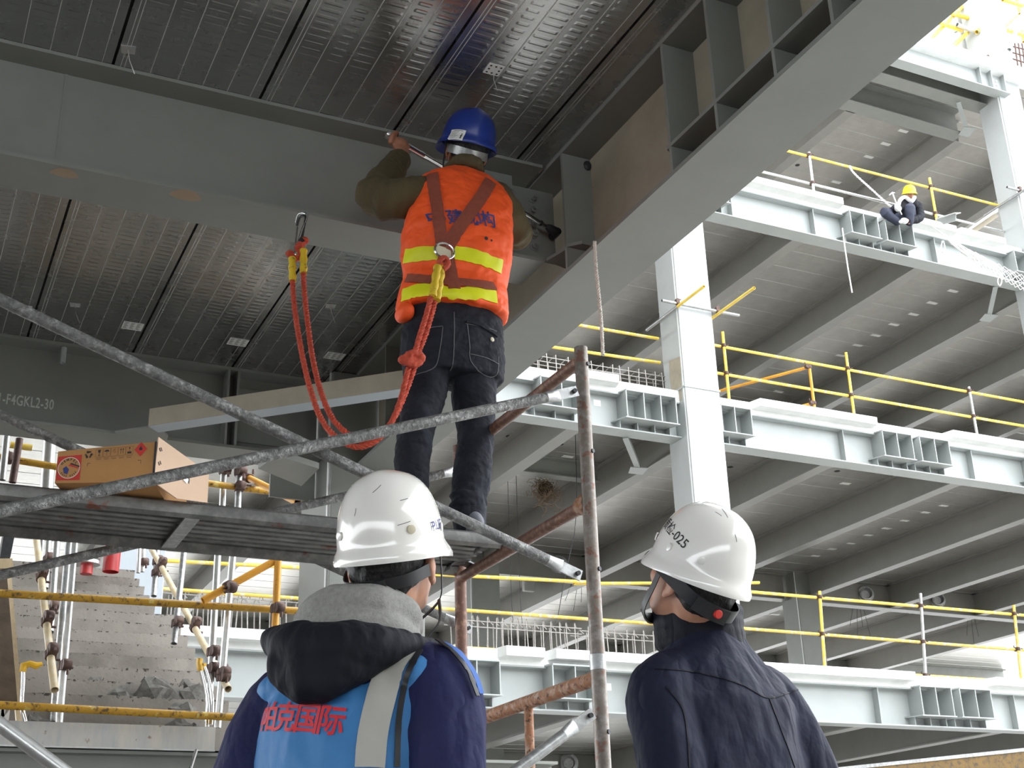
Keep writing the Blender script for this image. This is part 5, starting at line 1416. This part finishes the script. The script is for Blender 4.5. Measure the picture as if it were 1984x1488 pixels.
strapline('chin_cup', [(-.03, .078, -.118), (0, .085, -.128), (.03, .078, -.118)], H2, .026, M['black'], h2, .006)
# spectacles
for s in (-1, 1):
    xf(MB().tube([(s * .034 + .024 * math.cos(a), .106, .002 + .017 * math.sin(a)) for a in (2 * PI * k / 20 for k in range(21))], .0018, 6), H2).build('glasses_rim', M['black'], g2, True)
    xf(MB().add([(s * .034 + .023 * math.cos(a), .106, .002 + .016 * math.sin(a)) for a in (2 * PI * k / 20 for k in range(20))], [list(range(20))]), H2).build('glasses_lens', M['lens'], g2)
    xf(MB().tube([(s * .058, .104, .006), (s * .078, .06, .004), (s * .084, -.005, -.004)], .0018, 6), H2).build('glasses_temple', M['black'], g2, True)
xf(MB().tube([(-.011, .108, .006), (.011, .108, .006)], .0018, 6), H2).build('glasses_bridge', M['black'], g2, True)
bh2 = bvh(h2)
vtext('质检-025', .030, 1303, 1030, bh2, h2, h2, M['ink'], 'helmet_lettering', (12, 13), .0002, 1.0, .0012, .006)
for (xa, ya, xb, yb) in ((1386, 992, 1398, 1000), (1398, 985, 1410, 1003), (1424, 1035, 1427, 1050)):
    safe_ribbon('scuff', bh2, [(xa, ya), ((xa + xb) / 2 + 1, (ya + yb) / 2), (xb, yb)], .0010, M['ink'], h2, .0004, .0003, step=.003, nx=2)

# ------------------------------------------------------------------ worker in the orange vest on the plank
def W(px, py, y): return at(px, py, 'y', y)
g3 = thing('person', (1.72, 4.02, ZR), 'person in orange vest and blue helmet standing on the plank, gripping a long wrench', 'person')
nb3 = W(897, 338, 4.10)
HC3 = W(904, 288, 4.14)
HF3 = V((.10, 1, 0)).normalized(); H3 = headT(HC3, HF3, math.radians(24), math.radians(5))
def TS(y0, rows): return [MB().rings([[V((c.x + rx * math.copysign(abs(math.cos(a)) ** .87, math.cos(a)), c.y + ry * math.copysign(abs(math.sin(a)) ** .87, math.sin(a)), c.z)) for a in (2 * PI * k / 28 for k in range(28))] for c, rx, ry in rows])]
def row(px0, px1, py, y, ry, d=0):
    a, b_ = W(px0, py, y), W(px1, py, y); c = (a + b_) / 2
    return (c, (b_ - a).length / 2 + d, ry + d)
sh3 = [(786, 966, 690, 4.05, .115), (792, 962, 640, 4.05, .105), (800, 958, 560, 4.05, .10), (803, 966, 480, 4.06, .11), (815, 972, 410, 4.07, .105), (838, 962, 372, 4.08, .085), (868, 930, 350, 4.09, .06)]
tor = lambda d: TS(0, [row(a, b_, py, y, ry, d) for a, b_, py, y, ry in sh3])
wr_a, wr_b = W(752, 262, 4.40), W(1082, 452, 4.545)
wd = (wr_b - wr_a).normalized()
LH = wr_a + wd * .060                     # left grip
RH = wr_a + wd * .46
els, elb, elw = W(822, 378, 4.08), W(733, 384, 4.14), LH - V((0.0, .035, .075)) 
ers, erb, erw = W(962, 392, 4.08), W(1000, 452, 4.17), RH + V((0, -.03, -.06))
hipL, kneeL, ankL = W(832, 700, 4.05), W(806, 838, 4.02), V((W(795, 965, 4.0).x, 4.0, ZR + .09))
hipR, kneeR, ankR = W(918, 700, 4.05), W(922, 850, 4.02), V((W(906, 990, 4.0).x, 3.98, ZR + .09))
def grip(c, ax, wrist, side, r=.017):
    """fist closed round a bar: palm, four unequal fingers curled about the bar, thumb against them"""
    ax = V(ax).normalized(); back = (V(wrist) - V(c)); back = (back - ax * back.dot(ax)).normalized(); o = ax.cross(back)
    L = limb([V(wrist), V(c) + back * .050, V(c) + back * .030], [.027, .035, .036], None, 12, .55, o)
    for j in range(4):
        q = V(c) + ax * (-.030 + .0205 * j) * side; sp = 3.7 - .25 * abs(j - 1.3)
        arc = [q + (back * math.cos(a) + o * math.sin(a)) * (r + .010) for a in (-.5 + sp * k / 5 for k in range(6))]
        L += limb(arc, [.0105, .0102, .0098, .0094, .0088, .008], None, 8, 1, ax, 2)
    q = V(c) - ax * .048 * side
    arc = [q + back * .045, q + (back * .8 - o * .6) * (r + .016) - ax * .004 * side, q + (back * -.1 - o) * (r + .012) + ax * .012 * side, q + (-back * .8 - o * .45) * (r + .010) + ax * .026 * side]
    L += limb(arc, [.014, .012, .0105, .0085], None, 8, 1, ax, 3)
    return L
b = flat(head_shapes(H3, nb3), tor(0), limb([els, elb, elw], [.055, .043, .029]), limb([ers, erb, erw], [.055, .043, .029]),
         limb([hipL, kneeL, ankL], [.082, .056, .040]), limb([hipR, kneeR, ankR], [.082, .056, .040]), grip(LH, wd, elw, 1), grip(RH, wd, erw, -1))
fuse('body', b, M['skin_d'], g3, .0055, 3)
face_bits(H3, g3); hairpiece(H3, g3)
fuse('nape_hair', [ell((0, -.048, -.050), (.060, .038, .050), H3)], M['hair'], g3, .006, 2, [(-.004, 90, (1, 1, .3))])
jl = flat(TS(0, [row(a, b_, py, y, ry, .014) for a, b_, py, y, ry in [(800, 962, 590, 4.05, .095)] + sh3[2:]]), limb([els, elb, elw + (elb - elw) * .16], [.076, .078, .046], None, 18), limb([ers + V((0, 0, .01)), erb, erw + (erb - erw) * .16], [.072, .066, .046], None, 18),
          limb([nb3 + V((-.060, .01, .014)), nb3 + V((-.04, -.05, .022)), nb3 + V((.0, -.068, .026)), nb3 + V((.045, -.05, .018)), nb3 + V((.062, .01, .008))], [.018, .022, .024, .022, .018]))
jl.append(ell((els + elb) / 2 + V((0, 0, .01)), (.075, .07, .062))); jl.append(ell(elb + V((-.012, 0, .012)), (.078, .068, .072)))
jk3 = fuse('jacket', jl, M['olive'], g3, .007, 5, [(.005, 11, (1, 1, 1)), (.0025, 30, (1, 1, .6))])
# jeans
sd = [(795, 962, 596, 4.05, .100), (792, 964, 622, 4.05, .105), (785, 966, 660, 4.05, .118), (783, 968, 700, 4.05, .125), (792, 966, 735, 4.05, .11)]
jn = TS(0, [row(a, b_, py, y, ry, .004) for a, b_, py, y, ry in sd][::-1])
jn += limb([W(828, 705, 4.05), W(822, 760, 4.04), W(806, 838, 4.02), W(797, 910, 4.02), V((ankL.x, ankL.y, ZR + .055))], [.084, .080, .063, .060, .060], None, 18)
jn += limb([W(920, 705, 4.05), W(918, 770, 4.04), W(922, 850, 4.02), W(914, 925, 4.01), W(908, 985, 4.0), V((ankR.x, ankR.y, ZR + .050))], [.084, .080, .064, .066, .060, .056], None, 18)
for k, (px, py) in enumerate(((905, 962), (902, 980), (908, 972))): jn += [ell(W(px, py, 3.99), (.060, .058, .016))]
for px, py in ((806, 848), (803, 862), (922, 862)): jn += [ell(W(px, py, 4.01), (.062, .060, .012))]
je = fuse('jeans', jn, M['jeans'], g3, .0065, 3, [(.0035, 15, (1, 1, 1.6)), (.0018, 40, (1, 1, 1.4))])
for a in (ankL, ankR):
    m = [ell((a.x, a.y + .07, ZR + .036), (.045, .13, .036)), ell((a.x, a.y - .01, ZR + .05), (.042, .062, .052))]
    fuse('shoe', m, M['shoe'], g3, .007, 3, None, [((0, 0, ZR + .003), (0, 0, -1))])
# vest with loose hem
vr = [(776, 974, 612, 4.05, .150), (781, 972, 585, 4.05, .140), (789, 970, 552, 4.05, .126), (786, 979, 510, 4.05, .138), (787, 981, 470, 4.055, .142), (799, 981, 420, 4.065, .138), (808, 981, 388, 4.07, .122), (820, 970, 362, 4.08, .100), (846, 944, 345, 4.09, .070), (866, 926, 336, 4.095, .045)]
vm = TS(0, [row(a, b_, py, y, ry, .004) for a, b_, py, y, ry in vr])
vm += [ell(W(962, 570, 4.03), (.03, .05, .05)), ell(W(784, 606, 4.02), (.03, .05, .035))]
ve = fuse('vest', vm, M['vest_o'], g3, .0065, 6, [(.004, 10, (1, 1, 1)), (.002, 26, (1, 1, 1.3))])
b3 = bvh(ve)
for pth in ([(784, 497), (820, 492), (850, 490)], [(876, 490), (915, 496), (950, 508), (972, 518)], [(780, 574), (800, 565), (825, 562), (846, 564)], [(854, 565), (890, 572), (925, 566), (962, 576)]):
    safe_ribbon('lime_stripe', b3, pth, .055, M['lime'], g3, .002, .002, .004)
# harness webbing
HB = [([(838, 338), (842, 370), (848, 410), (853, 450), (858, 490)], .046), ([(950, 352), (930, 385), (905, 420), (880, 455), (860, 492)], .050), ([(858, 452), (860, 480), (862, 505)], .050),
      ([(868, 500), (874, 530), (880, 560)], .044), ([(790, 540), (830, 543), (880, 547), (920, 551), (957, 556)], .036)]
for pth, w in HB: safe_ribbon('harness_strap', b3, pth, w, M['strap'], g3, .005, .003)
p, n_ = hit(b3, 858, 490); p = p + V((0, -.012, 0))
MB().tube([p + V((.038 * math.cos(a), -.004, .032 * math.sin(a))) for a in (2 * PI * k / 24 for k in range(25))], .0045, 8).build('d_ring', M['chrome'], g3, True)
q = p + V((0, .004, .0))
MB().obox(q, (.030, 0, -.004), (0, .004, 0), (0, 0, .020)).build('strap_pad', M['cream'], g3, bevel=.003)
vtext('中建钢构', .071, 900, 423, b3, ve, g3, M['ink_b'], 'vest_lettering', (50, 6), .0010, .92, .004, .006)
for px, py, r in ((942, 462, .008), (952, 466, .005)):
    p, n_ = hit(b3, px, py); MB().lathe(p, n_, [(r, .001), (r * .8, .003)], 7).build('stain', M['ink'], g3)
# jeans details
bj3 = bvh(je)
def stitch(pth, w=.0022, mt='ink'): safe_ribbon('seam', bj3, pth, w, M[mt], g3, .0004, .0016, step=.006, nx=3)
M['stitch'] = basic('grey_stitching', (.11, .11, .12), .8, 0, .1, 40)
for pth in ([(880, 605), (880, 650), (878, 700), (872, 718)], [(905, 625), (910, 670), (912, 700), (940, 728), (962, 726), (966, 690)], [(822, 636), (858, 632)], [(858, 634), (852, 680), (842, 712), (806, 726)], [(902, 627), (938, 634), (962, 642)], [(912, 686), (945, 694), (966, 706)]): stitch(pth, .003, 'stitch')
safe_ribbon('pocket_flap', bj3, [(903, 624), (925, 629), (948, 642), (962, 652)], .012, M['jeans'], g3, .002, .006)
p, n_ = hit(bj3, 953, 658); MB().lathe(p, n_, [(.009, .0), (.009, .004), (.006, .006)], 12).build('button', M['cream'], g3, True)
# helmet of the orange vest worker
h3, HT3, pt3 = helmet(H3, g3, M['helmet_b'], .108, .136, .134, .138, .050, .013, .022, .005, tilt=math.radians(0))
bh3 = bvh(h3)
p, n_ = hit(bh3, 885, 262); v = (EYE - p).normalized(); rt = (hit(bh3, 903, 263)[0] - hit(bh3, 867, 262)[0]).normalized(); n2 = (n_ + v * .5).normalized(); up = n2.cross(rt).normalized(); rt = up.cross(n2)
def card(name, pts, mt, lf):
    return on_surface(name, [V((x, y, 0)) for x, y in pts], [list(range(len(pts)))], p, rt, up, h3, M[mt], h3, lf + .0018, .006)
card('sticker', ((-.034, -.022), (.034, -.022), (.034, .024), (-.034, .024)), 'paper', .0012)
for k in range(6):
    y = .014 - k * .0062; card('print', ((-.029, y), (.006 - .006 * (k % 3), y), (.006 - .006 * (k % 3), y + .0014), (-.029, y + .0014)), 'ink', .0018)
card('print', ((-.02, .019), (.022, .019), (.022, .0205), (-.02, .0205)), 'ink', .0018)
for r, y in ((.0035, .006), (.0055, -.003), (.0045, -.012)): card('print', [(.022 + r * .8 * math.cos(a), y + r * math.sin(a)) for a in (2 * PI * k / 10 for k in range(10))], 'ink', .0018)
strapline('nape_strap', [(.088, -.01, -.018), (.066, -.072, -.030), (0, -.108, -.038), (-.066, -.076, -.030), (-.088, -.01, -.018)], H3, .034, M['galv'], h3)
for s in (-1, 1): strapline('chin_strap', [(s * .095, -.02, .02), (s * .088, -.012, -.04), (s * .068, .035, -.10), (s * .02, .07, -.128)], H3, .012, M['dark'], h3)

# ------------------------------------------------------------------ wrench and lanyard
tw = thing('torque_wrench', wr_a, 'long chrome torque wrench held across the steel beam by the orange vest worker', 'wrench')
MB().tube([wr_a + wd * .0, wr_a + wd * .05, wr_a + wd * .18], .0155, 14).build('grip', M['chrome'], tw, True)
MB().lathe(wr_a, -wd, [(.0165, -.03), (.0175, 0), (.014, .012), (.008, .014)], 14).build('end_cap', M['chrome'], tw, True)
MB().tube([wr_a + wd * .18, wr_a + wd * .20, wr_a + wd * .44, wr_a + wd * .46], [.0155, .0125, .0125, .014], 14).build('barrel', M['chrome'], tw, True)
MB().tube([wr_a + wd * .46, wr_a + wd * .52, wr_b - wd * .06], [.014, .011, .0115], 14).build('shaft', M['chrome'], tw, True)
e = wr_b - wd * .05
MB().tube([e - wd * .02, e, e + wd * .04], [.012, .019, .021], 12).build('ratchet_head', M['dark'], tw, True)
MB().lathe(wr_b - wd * .01, V((0, 1, 0)), [(.017, -.015), (.019, 0), (.019, .045), (.016, .05)], 14).build('socket', M['black'], tw, True)
MB().lathe(e - wd * .055, wd, [(.0135, 0), (.0135, .010)], 12).build('band', M['black'], tw, True)

ln = thing('safety_lanyard', W(590, 470, 4.42), 'double red rope lanyard looping from two beam hooks to the orange vest harness', 'rope')
y0 = 4.43
def hookpart(top, bot, sw):
    a, b_ = W(*top, y0), W(*bot, y0)
    d = (a - b_); s = V((1, 0, 0))
    pts = [b_, b_ + d * .5 + s * .012 * sw, a - d * .12 + s * .026 * sw, a + s * .020 * sw, a + V((0, .035, .012)), a + V((0, .07, -.008))]
    return MB().tube(smooth_path(pts, .01), .0055, 10)
h_ = hookpart((584, 412), (572, 490), .9); h_.tube([W(576, 440, y0), W(570, 488, y0)], .0045, 8); h_.lathe(W(572, 494, y0), (0, 0, 1), [(.008, -.012), (.012, -.004), (.012, .008), (.006, .016)], 10)
h_.build('hook', M['chrome'], ln, True)
h_ = hookpart((586, 418), (584, 470), .5); h_.lathe(W(584, 468, y0), (0, 0, 1), [(.014, -.012), (.016, 0), (.010, .014)], 10); h_.build('hook', M['dark'], ln, True)
ks = []
for px, py in ((562, 492), (580, 494), (572, 500), (583, 474), (590, 466), (578, 482)): ks.append(ell(W(px, py, y0), (.017, .014, .014)))
fuse('thimble_loop', ks, M['rope'], ln, .005, 2, [(.003, 60, (1, 1, 1))])
D3 = hit(b3, 858, 512)[0] + V((0, -.035, 0))
def lr(pxs, ys): return [W(px, py, y) for (px, py), y in zip(pxs, ys)]
pa = lr([(566, 500), (567, 545), (570, 590), (577, 640), (588, 700), (603, 760), (624, 815), (655, 850), (690, 866), (722, 858), (752, 830), (775, 778), (791, 715), (800, 695), (812, 655), (826, 610), (836, 572)], [4.42, 4.40, 4.36, 4.28, 4.18, 4.08, 3.98, 3.93, 3.90, 3.88, 3.87, 3.86, 3.85, 3.85, 3.85, 3.84, 3.84])
pb = lr([(588, 482), (588, 530), (591, 580), (598, 640), (607, 700), (622, 760), (645, 812), (680, 845), (712, 856), (742, 838), (766, 805), (786, 760), (803, 712), (806, 695), (822, 655), (836, 610), (846, 572)], [4.42, 4.40, 4.37, 4.30, 4.20, 4.10, 4.00, 3.94, 3.91, 3.89, 3.88, 3.87, 3.86, 3.86, 3.86, 3.85, 3.85])
for P in (pa, pb): twist(P, .0105, 3, .042, 7, .009).build('rope', M['rope'], ln, True)
for P in (lr([(566, 500), (567, 545)], [4.42, 4.40]), lr([(588, 484), (588, 530)], [4.42, 4.40]), lr([(848, 516), (838, 574)], [3.85, 3.83]), lr([(856, 518), (846, 582)], [3.86, 3.84])):
    q = smooth_path(P, .01); MB().tube(q, [.0145 + .002 * math.sin(k * 1.7) for k in range(len(q))], 10).build('yellow_sheath', M['sheath'], ln, True)
kn = []
for c_, r_ in (((786, 698), .022), ((800, 690), .024), ((812, 692), .018), ((798, 702), .020)): kn.append(ell(W(c_[0], c_[1], 3.84), (r_ * 1.2, r_, r_ * .8)))
kp = smooth_path(lr([(779, 700), (800, 684), (818, 692), (806, 706), (786, 700)], [3.83, 3.815, 3.83, 3.83, 3.82]), .01)
kn += [MB().tube(kp, .012, 8)]
fuse('knot', kn, M['rope'], ln, .005, 2, [(.0035, 55, (1, 1, 2))])
MB().tube(smooth_path([p_ for p_ in lr([(850, 520), (852, 505), (862, 500), (868, 512), (858, 522)], [3.86, 3.85, 3.85, 3.85, 3.85])], .008), .011, 8).build('splice_loop', M['rope'], ln, True)

# ------------------------------------------------------------------ crouching worker on the upper slab
y4 = 15.62
def C4(px, py, y=y4): return at(px, py, 'y', y)
g4 = thing('person', C4(1752, 432), 'person in yellow helmet and dark clothes crouching on the upper slab edge with white gloves', 'person')
HC4 = C4(1762, 376, 15.6); H4 = headT(HC4, V((-.35, -1, 0)), math.radians(-22))
nb4 = C4(1764, 388, 15.72)
b = flat(head_shapes(H4, nb4), limb([nb4 + V((0, .02, -.04)), C4(1762, 410, 15.85), C4(1758, 430, 15.85)], [.13, .16, .16], None, 16, .75),
         limb([C4(1750, 396, 15.75), C4(1727, 410, 15.6), C4(1740, 404, 15.42)], [.055, .05, .035]), limb([C4(1778, 398, 15.75), C4(1782, 422, 15.6), C4(1756, 428, 15.42)], [.055, .05, .035]),
         limb([C4(1764, 428, 15.8), C4(1763, 404, 15.45), C4(1762, 432, 15.45)], [.085, .075, .05]), limb([C4(1748, 428, 15.8), C4(1716, 412, 15.5), C4(1740, 430, 15.55)], [.085, .07, .05]))
fuse('body', b, M['skin'], g4, .012, 3)
fuse('jacket', flat(limb([nb4 + V((0, .02, -.05)), C4(1762, 410, 15.86), C4(1758, 430, 15.86)], [.15, .185, .18], None, 16, .75), limb([C4(1750, 396, 15.75), C4(1727, 410, 15.58), C4(1738, 405, 15.44)], [.085, .075, .055]), limb([C4(1778, 398, 15.75), C4(1783, 422, 15.58), C4(1760, 428, 15.44)], [.085, .075, .055])), M['navy_d'], g4, .013, 3, [(.006, 8, (1, 1, 1))])
fuse('trousers', flat(limb([C4(1764, 428, 15.8), C4(1763, 403, 15.44), C4(1762, 431, 15.46)], [.11, .095, .075]), limb([C4(1748, 429, 15.8), C4(1714, 411, 15.5), C4(1738, 430, 15.55)], [.11, .09, .07])), basic('blue_black_denim', (.028, .033, .058), .8), g4, .013, 3, [(.005, 9, (1, 1, 1))])
fuse('glove', [ell(C4(1740, 404, 15.38), (.07, .06, .06)), ell(C4(1736, 400, 15.36), (.03, .03, .06))], M['glove'], g4, .01, 2)
fuse('glove', [ell(C4(1752, 428, 15.38), (.08, .06, .055)), ell(C4(1745, 430, 15.36), (.04, .03, .03))], M['glove'], g4, .01, 2)
h4, _, _ = helmet(H4, g4, M['helmet_y'], .118, .142, .138, .150, .035, .014, .02, .006)
MB().tube(smooth_path([C4(1741, 398, 15.4), C4(1744, 388, 15.42), C4(1753, 382, 15.5), C4(1766, 390, 15.45), C4(1772, 382, 15.5)], .03), .035, 8).build('scarf', M['paper'], g4, True)
face_bits(H4, g4)
tl = thing('hammer', C4(1740, 405, 15.38), 'thin steel tool held upright by the crouching worker in the yellow helmet', 'tool')
MB().tube([C4(1729, 374, 15.36), C4(1736, 392, 15.36), C4(1747, 416, 15.36)], .012, 8).build('handle', M['galv_l'], tl, True)
MB().tube([C4(1723, 378, 15.36), C4(1729, 373, 15.36), C4(1733, 374, 15.36)], .014, 8).build('head', M['galv'], tl, True)
t = twist(smooth_path([C4(1647, 322, 15.98), C4(1654, 335, 15.9), C4(1690, 368, 15.8), C4(1722, 397, 15.7), C4(1738, 408, 15.68)], .3), .022, 3, .12, 6, .05).build('safety_rope', M['net'], None, True)
tag(t, 'white safety rope from the upper railing down to the crouching worker', 'rope')
